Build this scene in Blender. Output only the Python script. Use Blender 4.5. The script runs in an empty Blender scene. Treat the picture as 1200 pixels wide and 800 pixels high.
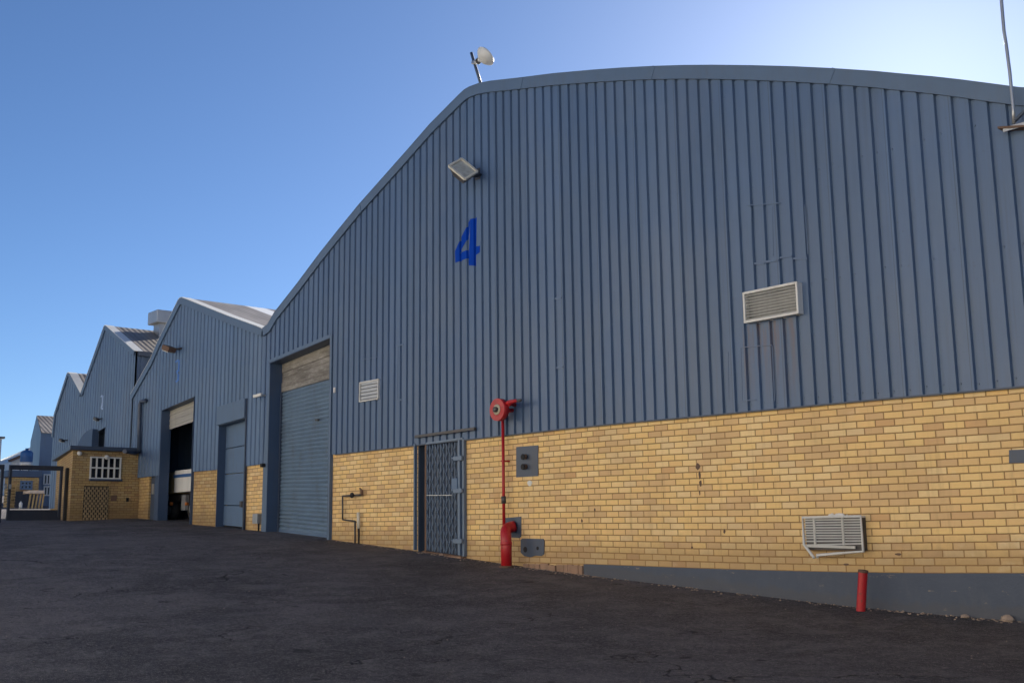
import bpy, math, random
from mathutils import Vector, Matrix
from mathutils.geometry import tessellate_polygon
random.seed(7)
SC = bpy.context.scene
R = math.radians

# ------------------------------------------------------------------ camera, sky, sun, exposure
CAMP = Vector((0.0, -11.712, 0.5912)); FPX = 1272.78
YAW, PIT, ROL = 0.8608802, 0.1674447, -0.0121666
Fv = Vector((-math.sin(YAW)*math.cos(PIT), math.cos(YAW)*math.cos(PIT), math.sin(PIT)))
R0 = Vector((math.cos(YAW), math.sin(YAW), 0)); U0 = R0.cross(Fv)
Rv = math.cos(ROL)*R0 + math.sin(ROL)*U0; Uv = -math.sin(ROL)*R0 + math.cos(ROL)*U0
cd = bpy.data.cameras.new('camera'); cam = bpy.data.objects.new('camera', cd); SC.collection.objects.link(cam)
cd.sensor_width = 36; cd.lens = FPX/1200*36; cd.clip_start = .1; cd.clip_end = 2000
m = Matrix((Rv, Uv, -Fv)).transposed().to_4x4(); m.translation = CAMP; cam.matrix_world = m
SC.camera = cam

def ray(px, py): return Fv + Rv*((px-600)/FPX) - Uv*((py-400)/FPX)
def at(px, py, y=0.0):                       # a picture point on the plane y = const
    d = ray(px, py); t = (y-CAMP.y)/d.y; return CAMP + d*t
def atx(px, py, x):                          # a picture point on the plane x = const
    d = ray(px, py); t = (x-CAMP.x)/d.x; return CAMP + d*t

SUND = ray(1080, 92).normalized()
EL = math.asin(SUND.z); AZ = math.atan2(SUND.x, SUND.y)      # azimuth from +Y towards +X
w = bpy.data.worlds.new('World'); SC.world = w; w.use_nodes = True
nt = w.node_tree; bg = nt.nodes['Background']
sky = nt.nodes.new('ShaderNodeTexSky'); sky.sky_type = 'NISHITA'; sky.sun_disc = False
sky.sun_elevation = EL; sky.sun_rotation = AZ
sky.air_density = 0.8; sky.dust_density = 0.5; sky.ozone_density = 6.0; sky.altitude = 600
nt.links.new(sky.outputs[0], bg.inputs[0]); bg.inputs[1].default_value = 0.05
sd = bpy.data.lights.new('sun', 'SUN'); sd.energy = 5.0; sd.angle = R(0.53); sd.color = (1, .93, .82)
so = bpy.data.objects.new('sun', sd); SC.collection.objects.link(so)
so.rotation_euler = SUND.to_track_quat('Z', 'Y').to_euler(); so.location = (0, 0, 40)
SC.view_settings.view_transform = 'Standard'; SC.view_settings.look = 'None'
SC.view_settings.exposure = 1.38; SC.view_settings.gamma = 1
SC.render.engine = 'CYCLES'; SC.cycles.max_bounces = 6; SC.cycles.use_denoising = True

# ------------------------------------------------------------------ mesh helpers
def wloc(o):
    v = Vector((0, 0, 0))
    while o is not None: v += o.location; o = o.parent
    return v
class MB:
    def __init__(s): s.v = []; s.f = []; s.uv = []; s.sm = []
    def face(s, pts, uv=None, smooth=False):
        n = len(s.v); s.v += [tuple(p) for p in pts]; s.f.append(tuple(range(n, n+len(pts)))); s.uv.append(uv); s.sm.append(smooth)
    def box(s, x0, x1, y0, y1, z0, z1):
        s.hexa([(x0,y0,z0),(x1,y0,z0),(x1,y1,z0),(x0,y1,z0)], [(x0,y0,z1),(x1,y0,z1),(x1,y1,z1),(x0,y1,z1)])
    def hexa(s, lo, hi):
        lo = [Vector(p) for p in lo]; hi = [Vector(p) for p in hi]; n = len(lo)
        s.face(lo[::-1]); s.face(hi)
        for i in range(n):
            j = (i+1) % n; s.face([lo[i], lo[j], hi[j], hi[i]])
    def bar(s, a, b, wx, wy, up=(0,0,1)):       # rectangular bar from a to b
        a = Vector(a); b = Vector(b); d = (b-a).normalized(); u = Vector(up)
        if abs(d.dot(u)) > .95: u = Vector((0,1,0))
        r = d.cross(u).normalized()*wx/2; q = r.cross(d).normalized()*wy/2
        s.hexa([a-r-q, a+r-q, a+r+q, a-r+q], [b-r-q, b+r-q, b+r+q, b-r+q])
    def prism(s, poly, y0, y1):                # poly in (x,z), extruded along y
        t = tessellate_polygon([[Vector((p[0], p[1], 0)) for p in poly]])
        for a, b, c in t:
            pa, pb, pc = poly[a], poly[b], poly[c]
            if (pb[0]-pa[0])*(pc[1]-pa[1])-(pb[1]-pa[1])*(pc[0]-pa[0]) < 0: pb, pc = pc, pb
            s.face([(pa[0],y0,pa[1]),(pb[0],y0,pb[1]),(pc[0],y0,pc[1])]); s.face([(pa[0],y1,pa[1]),(pc[0],y1,pc[1]),(pb[0],y1,pb[1])])
        n = len(poly)
        for i in range(n):
            a, b = poly[i], poly[(i+1) % n]; s.face([(a[0],y0,a[1]),(a[0],y1,a[1]),(b[0],y1,b[1]),(b[0],y0,b[1])])
    def tube(s, pts, r, n=12, cap=True):
        pts = [Vector(p) for p in pts]; rs = r if isinstance(r, (list, tuple)) else [r]*len(pts)
        rings = []; prev = None
        for i, p in enumerate(pts):
            d = (pts[min(i+1, len(pts)-1)]-pts[max(i-1, 0)]).normalized()
            if prev is None:
                u = Vector((0,0,1)) if abs(d.z) < .9 else Vector((1,0,0)); prev = d.cross(u).normalized()
            a = (prev - d*prev.dot(d)).normalized(); b = d.cross(a); prev = a
            rings.append([p + a*math.cos(2*math.pi*k/n)*rs[i] + b*math.sin(2*math.pi*k/n)*rs[i] for k in range(n)])
        for A, B in zip(rings, rings[1:]):
            for k in range(n): s.face([A[k], A[(k+1)%n], B[(k+1)%n], B[k]], smooth=True)
        if cap: s.face(rings[0][::-1]); s.face(rings[-1])
    def lathe(s, c, ax, prof, n=28):           # prof: list of (distance along axis, radius)
        s.tube([Vector(c)+Vector(ax).normalized()*a for a, _ in prof], [max(q, 1e-4) for _, q in prof], n)
    def build(s, name, mat, parent=None, weld=True, bevel=0):
        off = wloc(parent); me = bpy.data.meshes.new(name)
        me.from_pydata([(v[0]-off.x, v[1]-off.y, v[2]-off.z) for v in s.v], [], s.f)
        if any(u for u in s.uv):
            L = me.uv_layers.new(name='UVMap'); k = 0
            for f, u in zip(s.f, s.uv):
                for i in range(len(f)):
                    if u: L.data[k].uv = u[i]
                    k += 1
        for i, p in enumerate(me.polygons): p.use_smooth = s.sm[i]
        me.materials.append(mat); me.update()
        if weld:
            import bmesh
            bm = bmesh.new(); bm.from_mesh(me); bmesh.ops.remove_doubles(bm, verts=bm.verts, dist=1e-5)
            bmesh.ops.recalc_face_normals(bm, faces=bm.faces) if weld == 2 else None
            bm.to_mesh(me); bm.free()
        o = bpy.data.objects.new(name, me); SC.collection.objects.link(o)
        if parent: o.parent = parent
        if bevel:
            b = o.modifiers.new('bevel', 'BEVEL'); b.width = bevel; b.segments = 2; b.limit_method = 'ANGLE'; b.angle_limit = R(50)
        return o
def thing(name, label, cat, loc, group=None):
    o = bpy.data.objects.new(name, None); SC.collection.objects.link(o); o.location = loc; o.empty_display_size = .2
    tag(o, label, cat, group); return o
def tag(o, label, cat, group=None):
    o['label'] = label; o['category'] = cat
    if group: o['group'] = group
    return o

# ------------------------------------------------------------------ materials
class NT:
    def __init__(s, name, rough=.6, metal=0, spec=.5):
        s.m = bpy.data.materials.new(name); s.m.use_nodes = True; s.t = s.m.node_tree
        s.b = s.t.nodes['Principled BSDF']; s.b.inputs['Roughness'].default_value = rough
        s.b.inputs['Metallic'].default_value = metal; s.b.inputs['Specular IOR Level'].default_value = spec
    def n(s, typ, **kw):
        o = s.t.nodes.new(typ)
        for k, v in kw.items(): setattr(o, k, v)
        return o
    def put(s, sock, v):
        if hasattr(v, 'is_linked') or isinstance(v, bpy.types.NodeSocket): s.t.links.new(v, sock)
        else: sock.default_value = v
    def math(s, op, a, b=None, c=None, clamp=False):
        o = s.n('ShaderNodeMath', operation=op, use_clamp=clamp); s.put(o.inputs[0], a)
        if b is not None: s.put(o.inputs[1], b)
        if c is not None: s.put(o.inputs[2], c)
        return o.outputs[0]
    def mix(s, f, a, b, blend='MIX'):
        o = s.n('ShaderNodeMix', data_type='RGBA', blend_type=blend); s.put(o.inputs['Factor'], f)
        s.put(o.inputs['A'], a if not isinstance(a, tuple) else (*a, 1)[:4]); s.put(o.inputs['B'], b if not isinstance(b, tuple) else (*b, 1)[:4]); return o.outputs['Result']
    def pos(s, sc=(1,1,1)):
        g = s.n('ShaderNodeNewGeometry'); mp = s.n('ShaderNodeMapping'); s.t.links.new(g.outputs['Position'], mp.inputs[0])
        mp.inputs['Scale'].default_value = sc; return mp.outputs[0]
    def noise(s, scale, detail=4, rough=.55, vec=None, sc=(1,1,1)):
        o = s.n('ShaderNodeTexNoise'); s.t.links.new(vec if vec else s.pos(sc), o.inputs['Vector'])
        o.inputs['Scale'].default_value = scale; o.inputs['Detail'].default_value = detail; o.inputs['Roughness'].default_value = rough
        return o.outputs['Fac']
    def ramp(s, f, stops, interp='LINEAR'):
        o = s.n('ShaderNodeValToRGB'); r = o.color_ramp; r.interpolation = interp
        while len(r.elements) < len(stops): r.elements.new(.5)
        for e, (p, c) in zip(r.elements, stops):
            e.position = p; e.color = (*c, 1) if isinstance(c, tuple) else (c, c, c, 1)
        s.t.links.new(f, o.inputs[0]); return o.outputs[0]
    def col(s, v): s.put(s.b.inputs['Base Color'], v if not isinstance(v, tuple) else (*v, 1)); return s
    def bump(s, h, strength=.3, dist=.01):
        o = s.n('ShaderNodeBump'); o.inputs['Strength'].default_value = strength; o.inputs['Distance'].default_value = dist
        s.t.links.new(h, o.inputs['Height']); s.t.links.new(o.outputs[0], s.b.inputs['Normal']); return s
def scl(c, k): return tuple(x*k for x in c)
def paint(name, c, rough=.5, var=.18, dirt=(.10,.09,.08), metal=0, dirtamt=.25):
    n = NT(name, rough, metal)
    a = n.mix(n.noise(3, 5), scl(c, 1-var), scl(c, 1+var))
    d = n.math('MULTIPLY', n.ramp(n.noise(6, 6, .65, sc=(1,1,.25)), [(.5, 0.), (.8, 1.)]), dirtamt)
    n.col(n.mix(d, a, dirt)); n.bump(n.noise(60, 3), .08, .003); return n.m

def make_cladding(name, c):
    n = NT(name, .42)
    g = n.n('ShaderNodeNewGeometry'); sp = n.n('ShaderNodeSeparateXYZ'); n.t.links.new(g.outputs['Position'], sp.inputs[0])
    sheet = n.math('FLOOR', n.math('DIVIDE', sp.outputs[0], .8224)); wn = n.n('ShaderNodeTexWhiteNoise', noise_dimensions='1D'); n.t.links.new(sheet, wn.inputs['W'])
    v = n.math('MULTIPLY_ADD', wn.outputs['Value'], .12, .94)
    st = n.noise(2.2, 7, .65, sc=(3,3,.22)); v2 = n.math('MULTIPLY_ADD', st, .35, .825)
    big = n.mix(n.noise(.9, 5, .6), scl((c[0]*.9, c[1]*.98, c[2]*1.1), 1), scl((c[0]*1.12, c[1]*1.03, c[2]*.93), 1))
    vv = n.math('MULTIPLY', v, v2)
    cm = n.n('ShaderNodeCombineXYZ')
    for i in range(3): n.t.links.new(vv, cm.inputs[i])
    base = n.mix(1.0, big, cm.outputs[0], 'MULTIPLY')
    # grime near the foot of the sheets
    fleck = n.ramp(n.noise(14, 6, .7), [(.62, 0.), (.74, 1.)])
    base = n.mix(n.math('MULTIPLY', fleck, .35), base, (.05, .06, .075))
    lap = n.math('LESS_THAN', n.math('FRACT', n.math('DIVIDE', sp.outputs[0], .8224)), .012)
    base = n.mix(n.math('MULTIPLY', lap, .45), base, (.035, .05, .075))
    run = n.ramp(n.noise(3.1, 6, .7, sc=(5,5,.10)), [(.52, 0.), (.74, 1.)])
    base = n.mix(n.math('MULTIPLY', run, .28), base, (.055, .068, .085))
    fad = n.ramp(n.noise(.55, 4, .6, sc=(1,1,.7)), [(.50, 0.), (.72, 1.)])
    base = n.mix(n.math('MULTIPLY', fad, .22), base, (.17, .20, .245))
    # rust runs under the high louvre
    A = at(873, 380); B = at(935, 372)
    inx = n.math('MULTIPLY', n.math('GREATER_THAN', sp.outputs[0], A.x), n.math('LESS_THAN', sp.outputs[0], B.x))
    dz = n.math('DIVIDE', n.math('SUBTRACT', B.z, sp.outputs[2]), 1.1)
    ok = n.math('MULTIPLY', inx, n.math('GREATER_THAN', dz, 0.))
    fade = n.math('SUBTRACT', 1., dz, clamp=True)
    stk = n.ramp(n.noise(9, 5, .6, sc=(1.4,0.2,.12)), [(.42, 0.), (.6, 1.)])
    rm = n.math('MULTIPLY', n.math('MULTIPLY', ok, fade), n.math('MULTIPLY', stk, .55))
    base = n.mix(rm, base, (.16, .09, .05))
    n.col(base); n.put(n.b.inputs['Roughness'], n.math('MULTIPLY_ADD', st, .25, .33))
    n.bump(n.noise(5, 3, .5, sc=(1,1,.5)), .12, .02); return n.m

def make_brick(name, dull=1.0, stain=.3):
    n = NT(name, .85, spec=.25)
    uv = n.n('ShaderNodeUVMap', uv_map='UVMap'); sp = n.n('ShaderNodeSeparateXYZ'); n.t.links.new(uv.outputs[0], sp.inputs[0])
    # slight wander of the courses
    wv = n.math('MULTIPLY_ADD', n.noise(1.3, 2), .10, -.05)
    v = n.math('ADD', sp.outputs[1], wv)
    row = n.math('FLOOR', v); fv = n.math('FRACT', v)
    wr = n.n('ShaderNodeTexWhiteNoise', noise_dimensions='1D'); n.t.links.new(row, wr.inputs['W'])
    off = n.math('ADD', n.math('MULTIPLY', n.math('MODULO', n.math('ABSOLUTE', row), 2.), .5), n.math('MULTIPLY', wr.outputs['Value'], .12))
    u = n.math('ADD', sp.outputs[0], off); cu = n.math('FLOOR', u); fu = n.math('FRACT', u)
    cb = n.n('ShaderNodeCombineXYZ'); n.t.links.new(cu, cb.inputs[0]); n.t.links.new(row, cb.inputs[1])
    wn = n.n('ShaderNodeTexWhiteNoise', noise_dimensions='2D'); n.t.links.new(cb.outputs[0], wn.inputs['Vector'])
    ed = n.noise(38, 3); ew = n.math('MULTIPLY_ADD', ed, .05, -.025)
    mu = n.math('MINIMUM', fu, n.math('SUBTRACT', 1., fu)); mv = n.math('MINIMUM', fv, n.math('SUBTRACT', 1., fv))
    du = n.math('ADD', n.math('MULTIPLY', mu, 2.94), ew); dv = n.math('ADD', mv, ew)
    d = n.math('MINIMUM', du, dv)
    mask = n.n('ShaderNodeMapRange', interpolation_type='SMOOTHSTEP'); n.t.links.new(d, mask.inputs[0])
    mask.inputs[1].default_value = .04; mask.inputs[2].default_value = .115; mk = mask.outputs[0]
    k = dull
    tone = n.ramp(wn.outputs['Value'], [(0., scl((.66,.40,.20), k)), (.03, scl((.66,.44,.24), k)), (.16, scl((.74,.51,.27), k)), (.36, scl((.86,.585,.265), k)), (.62, scl((.88,.62,.27), k)), (.88, scl((.90,.68,.36), k)), (1., scl((.78,.59,.34), k))])
    tone = n.mix(n.math('MULTIPLY_ADD', n.noise(26, 5, .7), .6, -.12, clamp=True), tone, scl((.70,.46,.18), k))
    patch = n.math('MULTIPLY', n.ramp(n.noise(1.1, 6, .6), [(.45, 0.), (.75, 1.)]), stain)
    tone = n.mix(patch, tone, scl((.52,.36,.19), k))
    spot = n.ramp(n.noise(9, 5, .75), [(.70, 0.), (.75, 1.)])
    tone = n.mix(n.math('MULTIPLY', spot, .6), tone, (.12,.075,.04))
    gp_ = n.n('ShaderNodeNewGeometry'); s3_ = n.n('ShaderNodeSeparateXYZ'); n.t.links.new(gp_.outputs['Position'], s3_.inputs[0])
    runs = n.math('MULTIPLY', n.ramp(n.noise(2.6, 6, .65, sc=(3.5,3.5,.22)), [(.56, 0.), (.74, 1.)]), .45)
    tone = n.mix(runs, tone, scl((.40,.26,.13), k))
    # splash dirt along the lowest courses (the wall foot falls towards +x)
    foot = n.math('SUBTRACT', s3_.outputs[2], n.math('MAXIMUM', n.math('MULTIPLY_ADD', s3_.outputs[0], -.0625, -.90), -.02))
    band = n.math('SUBTRACT', 1., n.math('DIVIDE', n.math('ADD', foot, n.math('MULTIPLY', n.noise(5, 5, .7), -.35)), .30), clamp=True)
    tone = n.mix(n.math('MULTIPLY', band, .55), tone, scl((.30,.20,.11), k))
    eff = n.ramp(n.noise(1.7, 5, .7), [(.60, 0.), (.72, 1.)])
    tone = n.mix(n.math('MULTIPLY', eff, .25), tone, scl((.88,.76,.56), k))
    mort = n.mix(n.noise(12, 4), scl((.26,.15,.06), k), scl((.42,.26,.12), k))
    n.col(n.mix(mk, mort, tone))
    h = n.math('ADD', n.math('MULTIPLY', mk, 1.), n.math('MULTIPLY', n.noise(90, 4), .25))
    h = n.math('ADD', h, n.math('MULTIPLY', wn.outputs['Value'], .3))
    n.bump(h, .7, .008); return n.m

def make_asphalt():
    n = NT('asphalt', .80, spec=.35)
    big = n.noise(.22, 6, .62, sc=(1,1.6,1)); mid = n.noise(1.9, 8, .72); fine = n.noise(22, 6, .8); grit = n.noise(85, 3, .75)
    a = n.mix(n.ramp(big, [(.38, 0.), (.60, 1.)]), (.050,.046,.051), (.104,.095,.102))
    a = n.mix(n.math('MULTIPLY', n.ramp(mid, [(.47, 0.), (.60, 1.)]), .55), a, (.175,.158,.162))
    a = n.mix(n.math('MULTIPLY', n.ramp(n.noise(.8, 7, .72, sc=(1,.6,1)), [(.52, 0.), (.62, 1.)]), .75), a, (.036,.034,.038))
    a = n.mix(n.math('MULTIPLY', n.ramp(fine, [(.50, 0.), (.66, 1.)]), .6), a, (.25,.225,.21))
    a = n.mix(n.math('MULTIPLY', n.ramp(fine, [(.34, 1.), (.46, 0.)]), .6), a, (.014,.013,.014))
    a = n.mix(n.math('MULTIPLY', n.ramp(grit, [(.59, 0.), (.66, 1.)]), .8), a, (.48,.44,.40))
    # oil drips and a paler worn lane
    a = n.mix(n.math('MULTIPLY', n.ramp(n.noise(2.7, 4, .6), [(.66, 0.), (.72, 1.)]), .8), a, (.016,.015,.016))
    vo = n.n('ShaderNodeTexVoronoi', feature='DISTANCE_TO_EDGE'); vo.inputs['Scale'].default_value = .42
    wob = n.n('ShaderNodeTexNoise'); n.t.links.new(n.pos(), wob.inputs['Vector']); wob.inputs['Scale'].default_value = 2.5; wob.inputs['Detail'].default_value = 6
    va = n.n('ShaderNodeVectorMath', operation='MULTIPLY_ADD'); n.t.links.new(wob.outputs['Color'], va.inputs[0]); va.inputs[1].default_value = (.9,.9,.0); n.t.links.new(n.pos(), va.inputs[2])
    n.t.links.new(va.outputs[0], vo.inputs['Vector'])
    crack = n.ramp(vo.outputs['Distance'], [(.0, 1.), (.008, 0.)])
    cm = n.math('MULTIPLY', crack, n.ramp(n.noise(.5, 3), [(.52, 0.), (.57, 1.)]))
    a = n.mix(cm, a, (.008,.008,.009))
    n.col(a)
    h = n.math('ADD', n.math('MULTIPLY', fine, .8), n.math('ADD', n.math('MULTIPLY', grit, .5), n.math('MULTIPLY', mid, 2.2)))
    h = n.math('SUBTRACT', h, n.math('MULTIPLY', cm, 1.2))
    n.bump(h, 1.0, .035); return n.m

def make_roof(name):
    n = NT(name, .5, metal=.1)
    g = n.n('ShaderNodeNewGeometry'); sp = n.n('ShaderNodeSeparateXYZ'); n.t.links.new(g.outputs['Position'], sp.inputs[0])
    ph = n.math('FRACT', n.math('DIVIDE', n.math('SUBTRACT', sp.outputs[1], 1.7), 2.9)); sky_ = n.math('LESS_THAN', ph, .22)
    base = n.mix(n.ramp(n.noise(.9, 7, .7, sc=(.5,1.6,1)), [(.38, 0.), (.68, 1.)]), (.25,.225,.20), (.11,.09,.075))
    base = n.mix(sky_, base, (.74,.75,.76))
    n.col(base)
    wv = n.math('SINE', n.math('MULTIPLY', sp.outputs[1], 36.)); n.bump(wv, .4, .012); return n.m

CL = (.074, .126, .222)
M = {}
M['clad'] = make_cladding('cladding_paint', CL)
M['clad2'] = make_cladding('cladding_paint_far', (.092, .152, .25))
M['trim'] = paint('trim_paint', (.085,.135,.215), .45, .1)
M['darktrim'] = paint('dark_trim_paint', (.045,.065,.105), .5, .15)
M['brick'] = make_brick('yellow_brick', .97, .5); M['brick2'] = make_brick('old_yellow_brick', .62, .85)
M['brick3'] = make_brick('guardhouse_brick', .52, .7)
def plinthpaint():
    n = NT('plinth_paint', .7); a = n.mix(n.noise(2.4, 6, .65), (.050,.066,.100), (.080,.098,.138))
    a = n.mix(n.ramp(n.noise(3.3, 7, .72, sc=(1.5,1.5,.5)), [(.54, 0.), (.72, .30)]), a, (.12,.125,.145))
    a = n.mix(n.ramp(n.noise(7, 6, .75, sc=(.6,1,1.8)), [(.63, 0.), (.67, .8)]), a, (.24,.20,.16))
    g = n.n('ShaderNodeNewGeometry'); sp = n.n('ShaderNodeSeparateXYZ'); n.t.links.new(g.outputs['Position'], sp.inputs[0])
    h = n.math('SUBTRACT', sp.outputs[2], n.math('MAXIMUM', n.math('MULTIPLY_ADD', sp.outputs[0], -.0625, -.90), -.47))
    h = n.math('ADD', h, n.math('MULTIPLY', n.noise(6, 6, .75), -.22))
    band = n.math('SUBTRACT', 1., n.math('DIVIDE', h, .06), clamp=True)
    a = n.mix(n.math('MULTIPLY', band, .4), a, (.085,.08,.08))
    n.col(a); n.bump(n.noise(18, 6, .7), .5, .012); return n.m
M['plinth'] = plinthpaint()
M['plate'] = paint('plate_paint', (.058,.080,.122), .5, .2, dirt=(.12,.08,.05), dirtamt=.4)
M['asphalt'] = make_asphalt(); M['roof'] = make_roof('roof_sheet')
M['shutter'] = paint('shutter_paint', (.14,.21,.30), .45, .16, dirt=(.10,.10,.10), dirtamt=.6)
M['panelblue'] = paint('blue_door_paint', (.085,.145,.245), .45, .1)
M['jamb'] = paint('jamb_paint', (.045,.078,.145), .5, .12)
M['gateblue'] = paint('gate_paint', (.12,.175,.26), .45, .15)
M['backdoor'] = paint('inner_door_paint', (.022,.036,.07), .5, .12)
def redpaint():
    n = NT('red_paint', .45); a = n.mix(n.noise(5, 5, .6), (.34,.006,.012), (.47,.012,.018))
    a = n.mix(n.ramp(n.noise(4, 7, .75, sc=(1,1,.5)), [(.54, 0.), (.72, .45)]), a, (.46,.06,.06))
    a = n.mix(n.ramp(n.noise(16, 6, .75), [(.60, 0.), (.66, 1.)]), a, (.10,.035,.02))
    n.col(a); n.put(n.b.inputs['Roughness'], n.math('MULTIPLY_ADD', n.noise(7, 4), .5, .2)); n.bump(n.noise(30, 4), .25, .004); return n.m
M['red'] = redpaint()
M['white'] = paint('white_paint', (.62,.62,.60), .45, .08, dirt=(.3,.25,.2), dirtamt=.35)
M['cream'] = paint('cream_paint', (.62,.58,.48), .5, .1)
M['hub'] = paint('reel_hub', (.42,.36,.26), .5, .2)
M['grille'] = paint('grille_paint', (.48,.48,.46), .5, .12, dirt=(.2,.18,.14), dirtamt=.4)
M['dark'] = paint('black_void', (.012,.012,.014), .8, .2)
M['steel'] = paint('dark_steel', (.055,.052,.055), .45, .3, dirt=(.14,.07,.04), dirtamt=.5)
M['galv'] = paint('galvanised', (.38,.39,.40), .35, .15, metal=.6)
M['rust'] = paint('rusty_steel', (.13,.075,.05), .75, .3)
M['timber'] = paint('timber', (.42,.30,.14), .75, .3)
M['honey'] = paint('honeycomb_brick', (.30,.22,.12), .8, .3)
M['paletimber'] = paint('pale_timber', (.62,.50,.40), .75, .2)
def weathered():
    n = NT('weathered_panel', .85); a = n.mix(n.ramp(n.noise(2.2, 8, .75, sc=(.35,1,1.6)), [(.36, 0.), (.62, 1.)]), (.10,.09,.08), (.28,.265,.24))
    a = n.mix(n.ramp(n.noise(9, 6, .7, sc=(.3,1,1)), [(.5, 0.), (.7, .7)]), a, (.38,.37,.35)); n.col(a); n.bump(n.noise(14, 5), .4, .01); return n.m
M['weather'] = weathered()
M['beige'] = paint('rolled_shutter', (.36,.35,.32), .6, .12)
M['blue4'] = paint('numeral_blue', (.001,.045,.36), .75, .12, dirtamt=0.0)
M['blue4'].node_tree.nodes['Principled BSDF'].inputs['Specular IOR Level'].default_value = .1
M['blue3'] = paint('numeral_faded_blue', (.07,.20,.55), .5, .12, dirtamt=.1)
M['pale2'] = paint('numeral_pale', (.35,.45,.65), .5, .12, dirtamt=.1)
M['tank'] = paint('tank_blue', (.02,.09,.26), .4, .1)
M['concrete'] = paint('concrete', (.30,.28,.25), .85, .2)
M['render'] = paint('bounce_cream_render', (.85,.78,.66), .9, .05, dirtamt=.1)
M['apron'] = paint('bounce_concrete', (.52,.49,.45), .85, .15)
M['floor'] = paint('shed_floor', (.10,.095,.09), .8, .2)
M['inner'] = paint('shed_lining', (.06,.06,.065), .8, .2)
M['stone'] = paint('pale_stone', (.34,.26,.20), .9, .25)
M['kerbbrick'] = paint('broken_footing', (.30,.19,.13), .9, .45, dirt=(.1,.08,.07), dirtamt=.7)
M['orange'] = paint('lamp_orange', (.6,.18,.03), .3, .05)
M['rubber'] = paint('rubber', (.02,.02,.02), .8, .2)
M['gatedark'] = paint('gate_dark', (.018,.024,.04), .6, .2)
M['palewall'] = paint('pale_plaster', (.7,.7,.68), .8, .08)
gn = NT('window_glass', .08, spec=.8); gn.col((.012,.014,.02)); M['glass'] = gn.m
gn = NT('lamp_glass', .12, spec=.8); gn.col(gn.mix(gn.noise(9, 4), (.22,.22,.19), (.62,.62,.56))); M['lglass'] = gn.m
gn = NT('skylight_glass', .2, spec=.6); gn.col((.12,.15,.2)); M['sglass'] = gn.m

# ------------------------------------------------------------------ the ground
G0 = [(-400, 5.0), (-75, 2.9), (-50, 1.75), (-34.6, .97), (-29.3, .90), (-27.5, .81), (-25.9, .71), (-23, .57), (-21.8, .51), (-19.3, .35), (-16.3, .15), (-13.9, -.03), (-11.8, -.17), (-9.5, -.30), (-7.3, -.42), (-5.4, -.47), (0, -.62), (12, -.9), (400, -2)]
def g0(x):
    for (a, za), (b, zb) in zip(G0, G0[1:]):
        if x <= b: return za+(zb-za)*(x-a)/(b-a)
    return G0[-1][1]
def gz(x, y): return g0(x) + (.033*max(y, -40) if y < 0 else 0)
def ground():
    xs = [-400,-250,-150,-100,-75,-62]+[-50+i*.8 for i in range(80)]+[16,24,40,80,150,400]
    ys = [-400,-200,-100,-60,-40,-30]+[-24+i*.6 for i in range(41)]+[3,8,20,35,60,100,200,400]
    rnd = random.Random(3); me = bpy.data.meshes.new('ground'); V = []; Fc = []
    for x in xs:
        for y in ys:
            k = .012 if (y < -.4 and y > -20 and x > -33) else 0
            V.append((x, y, gz(x, y)+rnd.uniform(-k, k)))
    ny = len(ys)
    for i in range(len(xs)-1):
        for j in range(ny-1): Fc.append((i*ny+j, (i+1)*ny+j, (i+1)*ny+j+1, i*ny+j+1))
    me.from_pydata(V, [], Fc); me.materials.append(M['asphalt'])
    for p in me.polygons: p.use_smooth = True
    o = bpy.data.objects.new('ground', me); SC.collection.objects.link(o); o['kind'] = 'structure'; return o
ground()
# paved strip in the yard beyond the gate
mb = MB()
yx = [-38.5, -42, -48, -53, -60, -72]
for a, b in zip(yx, yx[1:]):
    mb.face([(a,-3,gz(a,-3)+.006),(a,14,gz(a,1)+.006),(b,14,gz(b,1)+.006),(b,-3,gz(b,-3)+.006)])
o = mb.build('yard_pavement', M['concrete']); o['kind'] = 'structure'
# pale concrete apron across the yard, added unseen behind the photographer to bounce sunlight
mb = MB(); ex = [-70, -50, -34, -20, -10, 0, 12, 40]
for a, b in zip(ex, ex[1:]):
    for c, d in ((-15.5, -19), (-19, -22.4)):
        mb.face([(a,c,gz(a,c)+.03),(a,d,gz(a,d)+.03),(b,d,gz(b,d)+.03),(b,c,gz(b,c)+.03)])
o = mb.build('added_bounce_apron', M['apron']); o['kind'] = 'structure'

# added unseen cream warehouse behind the photographer, bouncing warm light onto the row
def bounce_warehouse():
    y = -22.5; X0, X1, H = -46, 16, 9.0
    t = thing('warehouse', 'unseen cream warehouse with grey doors, added across the yard to bounce light onto the sheds', 'warehouse', (X0, y, gz(X0, y)))
    mb = MB(); mb.hexa([(X0,y-18,gz(X0,y)-.3),(X1,y-18,gz(X1,y)-.3),(X1,y,gz(X1,y)-.3),(X0,y,gz(X0,y)-.3)], [(X0,y-18,gz(X0,y)+H),(X1,y-18,gz(X0,y)+H),(X1,y,gz(X0,y)+H),(X0,y,gz(X0,y)+H)]); mb.build('wall', M['render'], t)
    mb = MB(); mb.box(X0-.3, X1+.3, y-18.3, y+.3, gz(X0,y)+H+.003, gz(X0,y)+H+.3); mb.build('roof', M['galv'], t)
    for x in range(-38, 14, 13):
        mb = MB(); mb.box(x, x+3.6, y+.003, y+.06, gz(x,y), gz(x,y)+4.2); mb.build('door', M['galv'], t)
bounce_warehouse()

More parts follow.
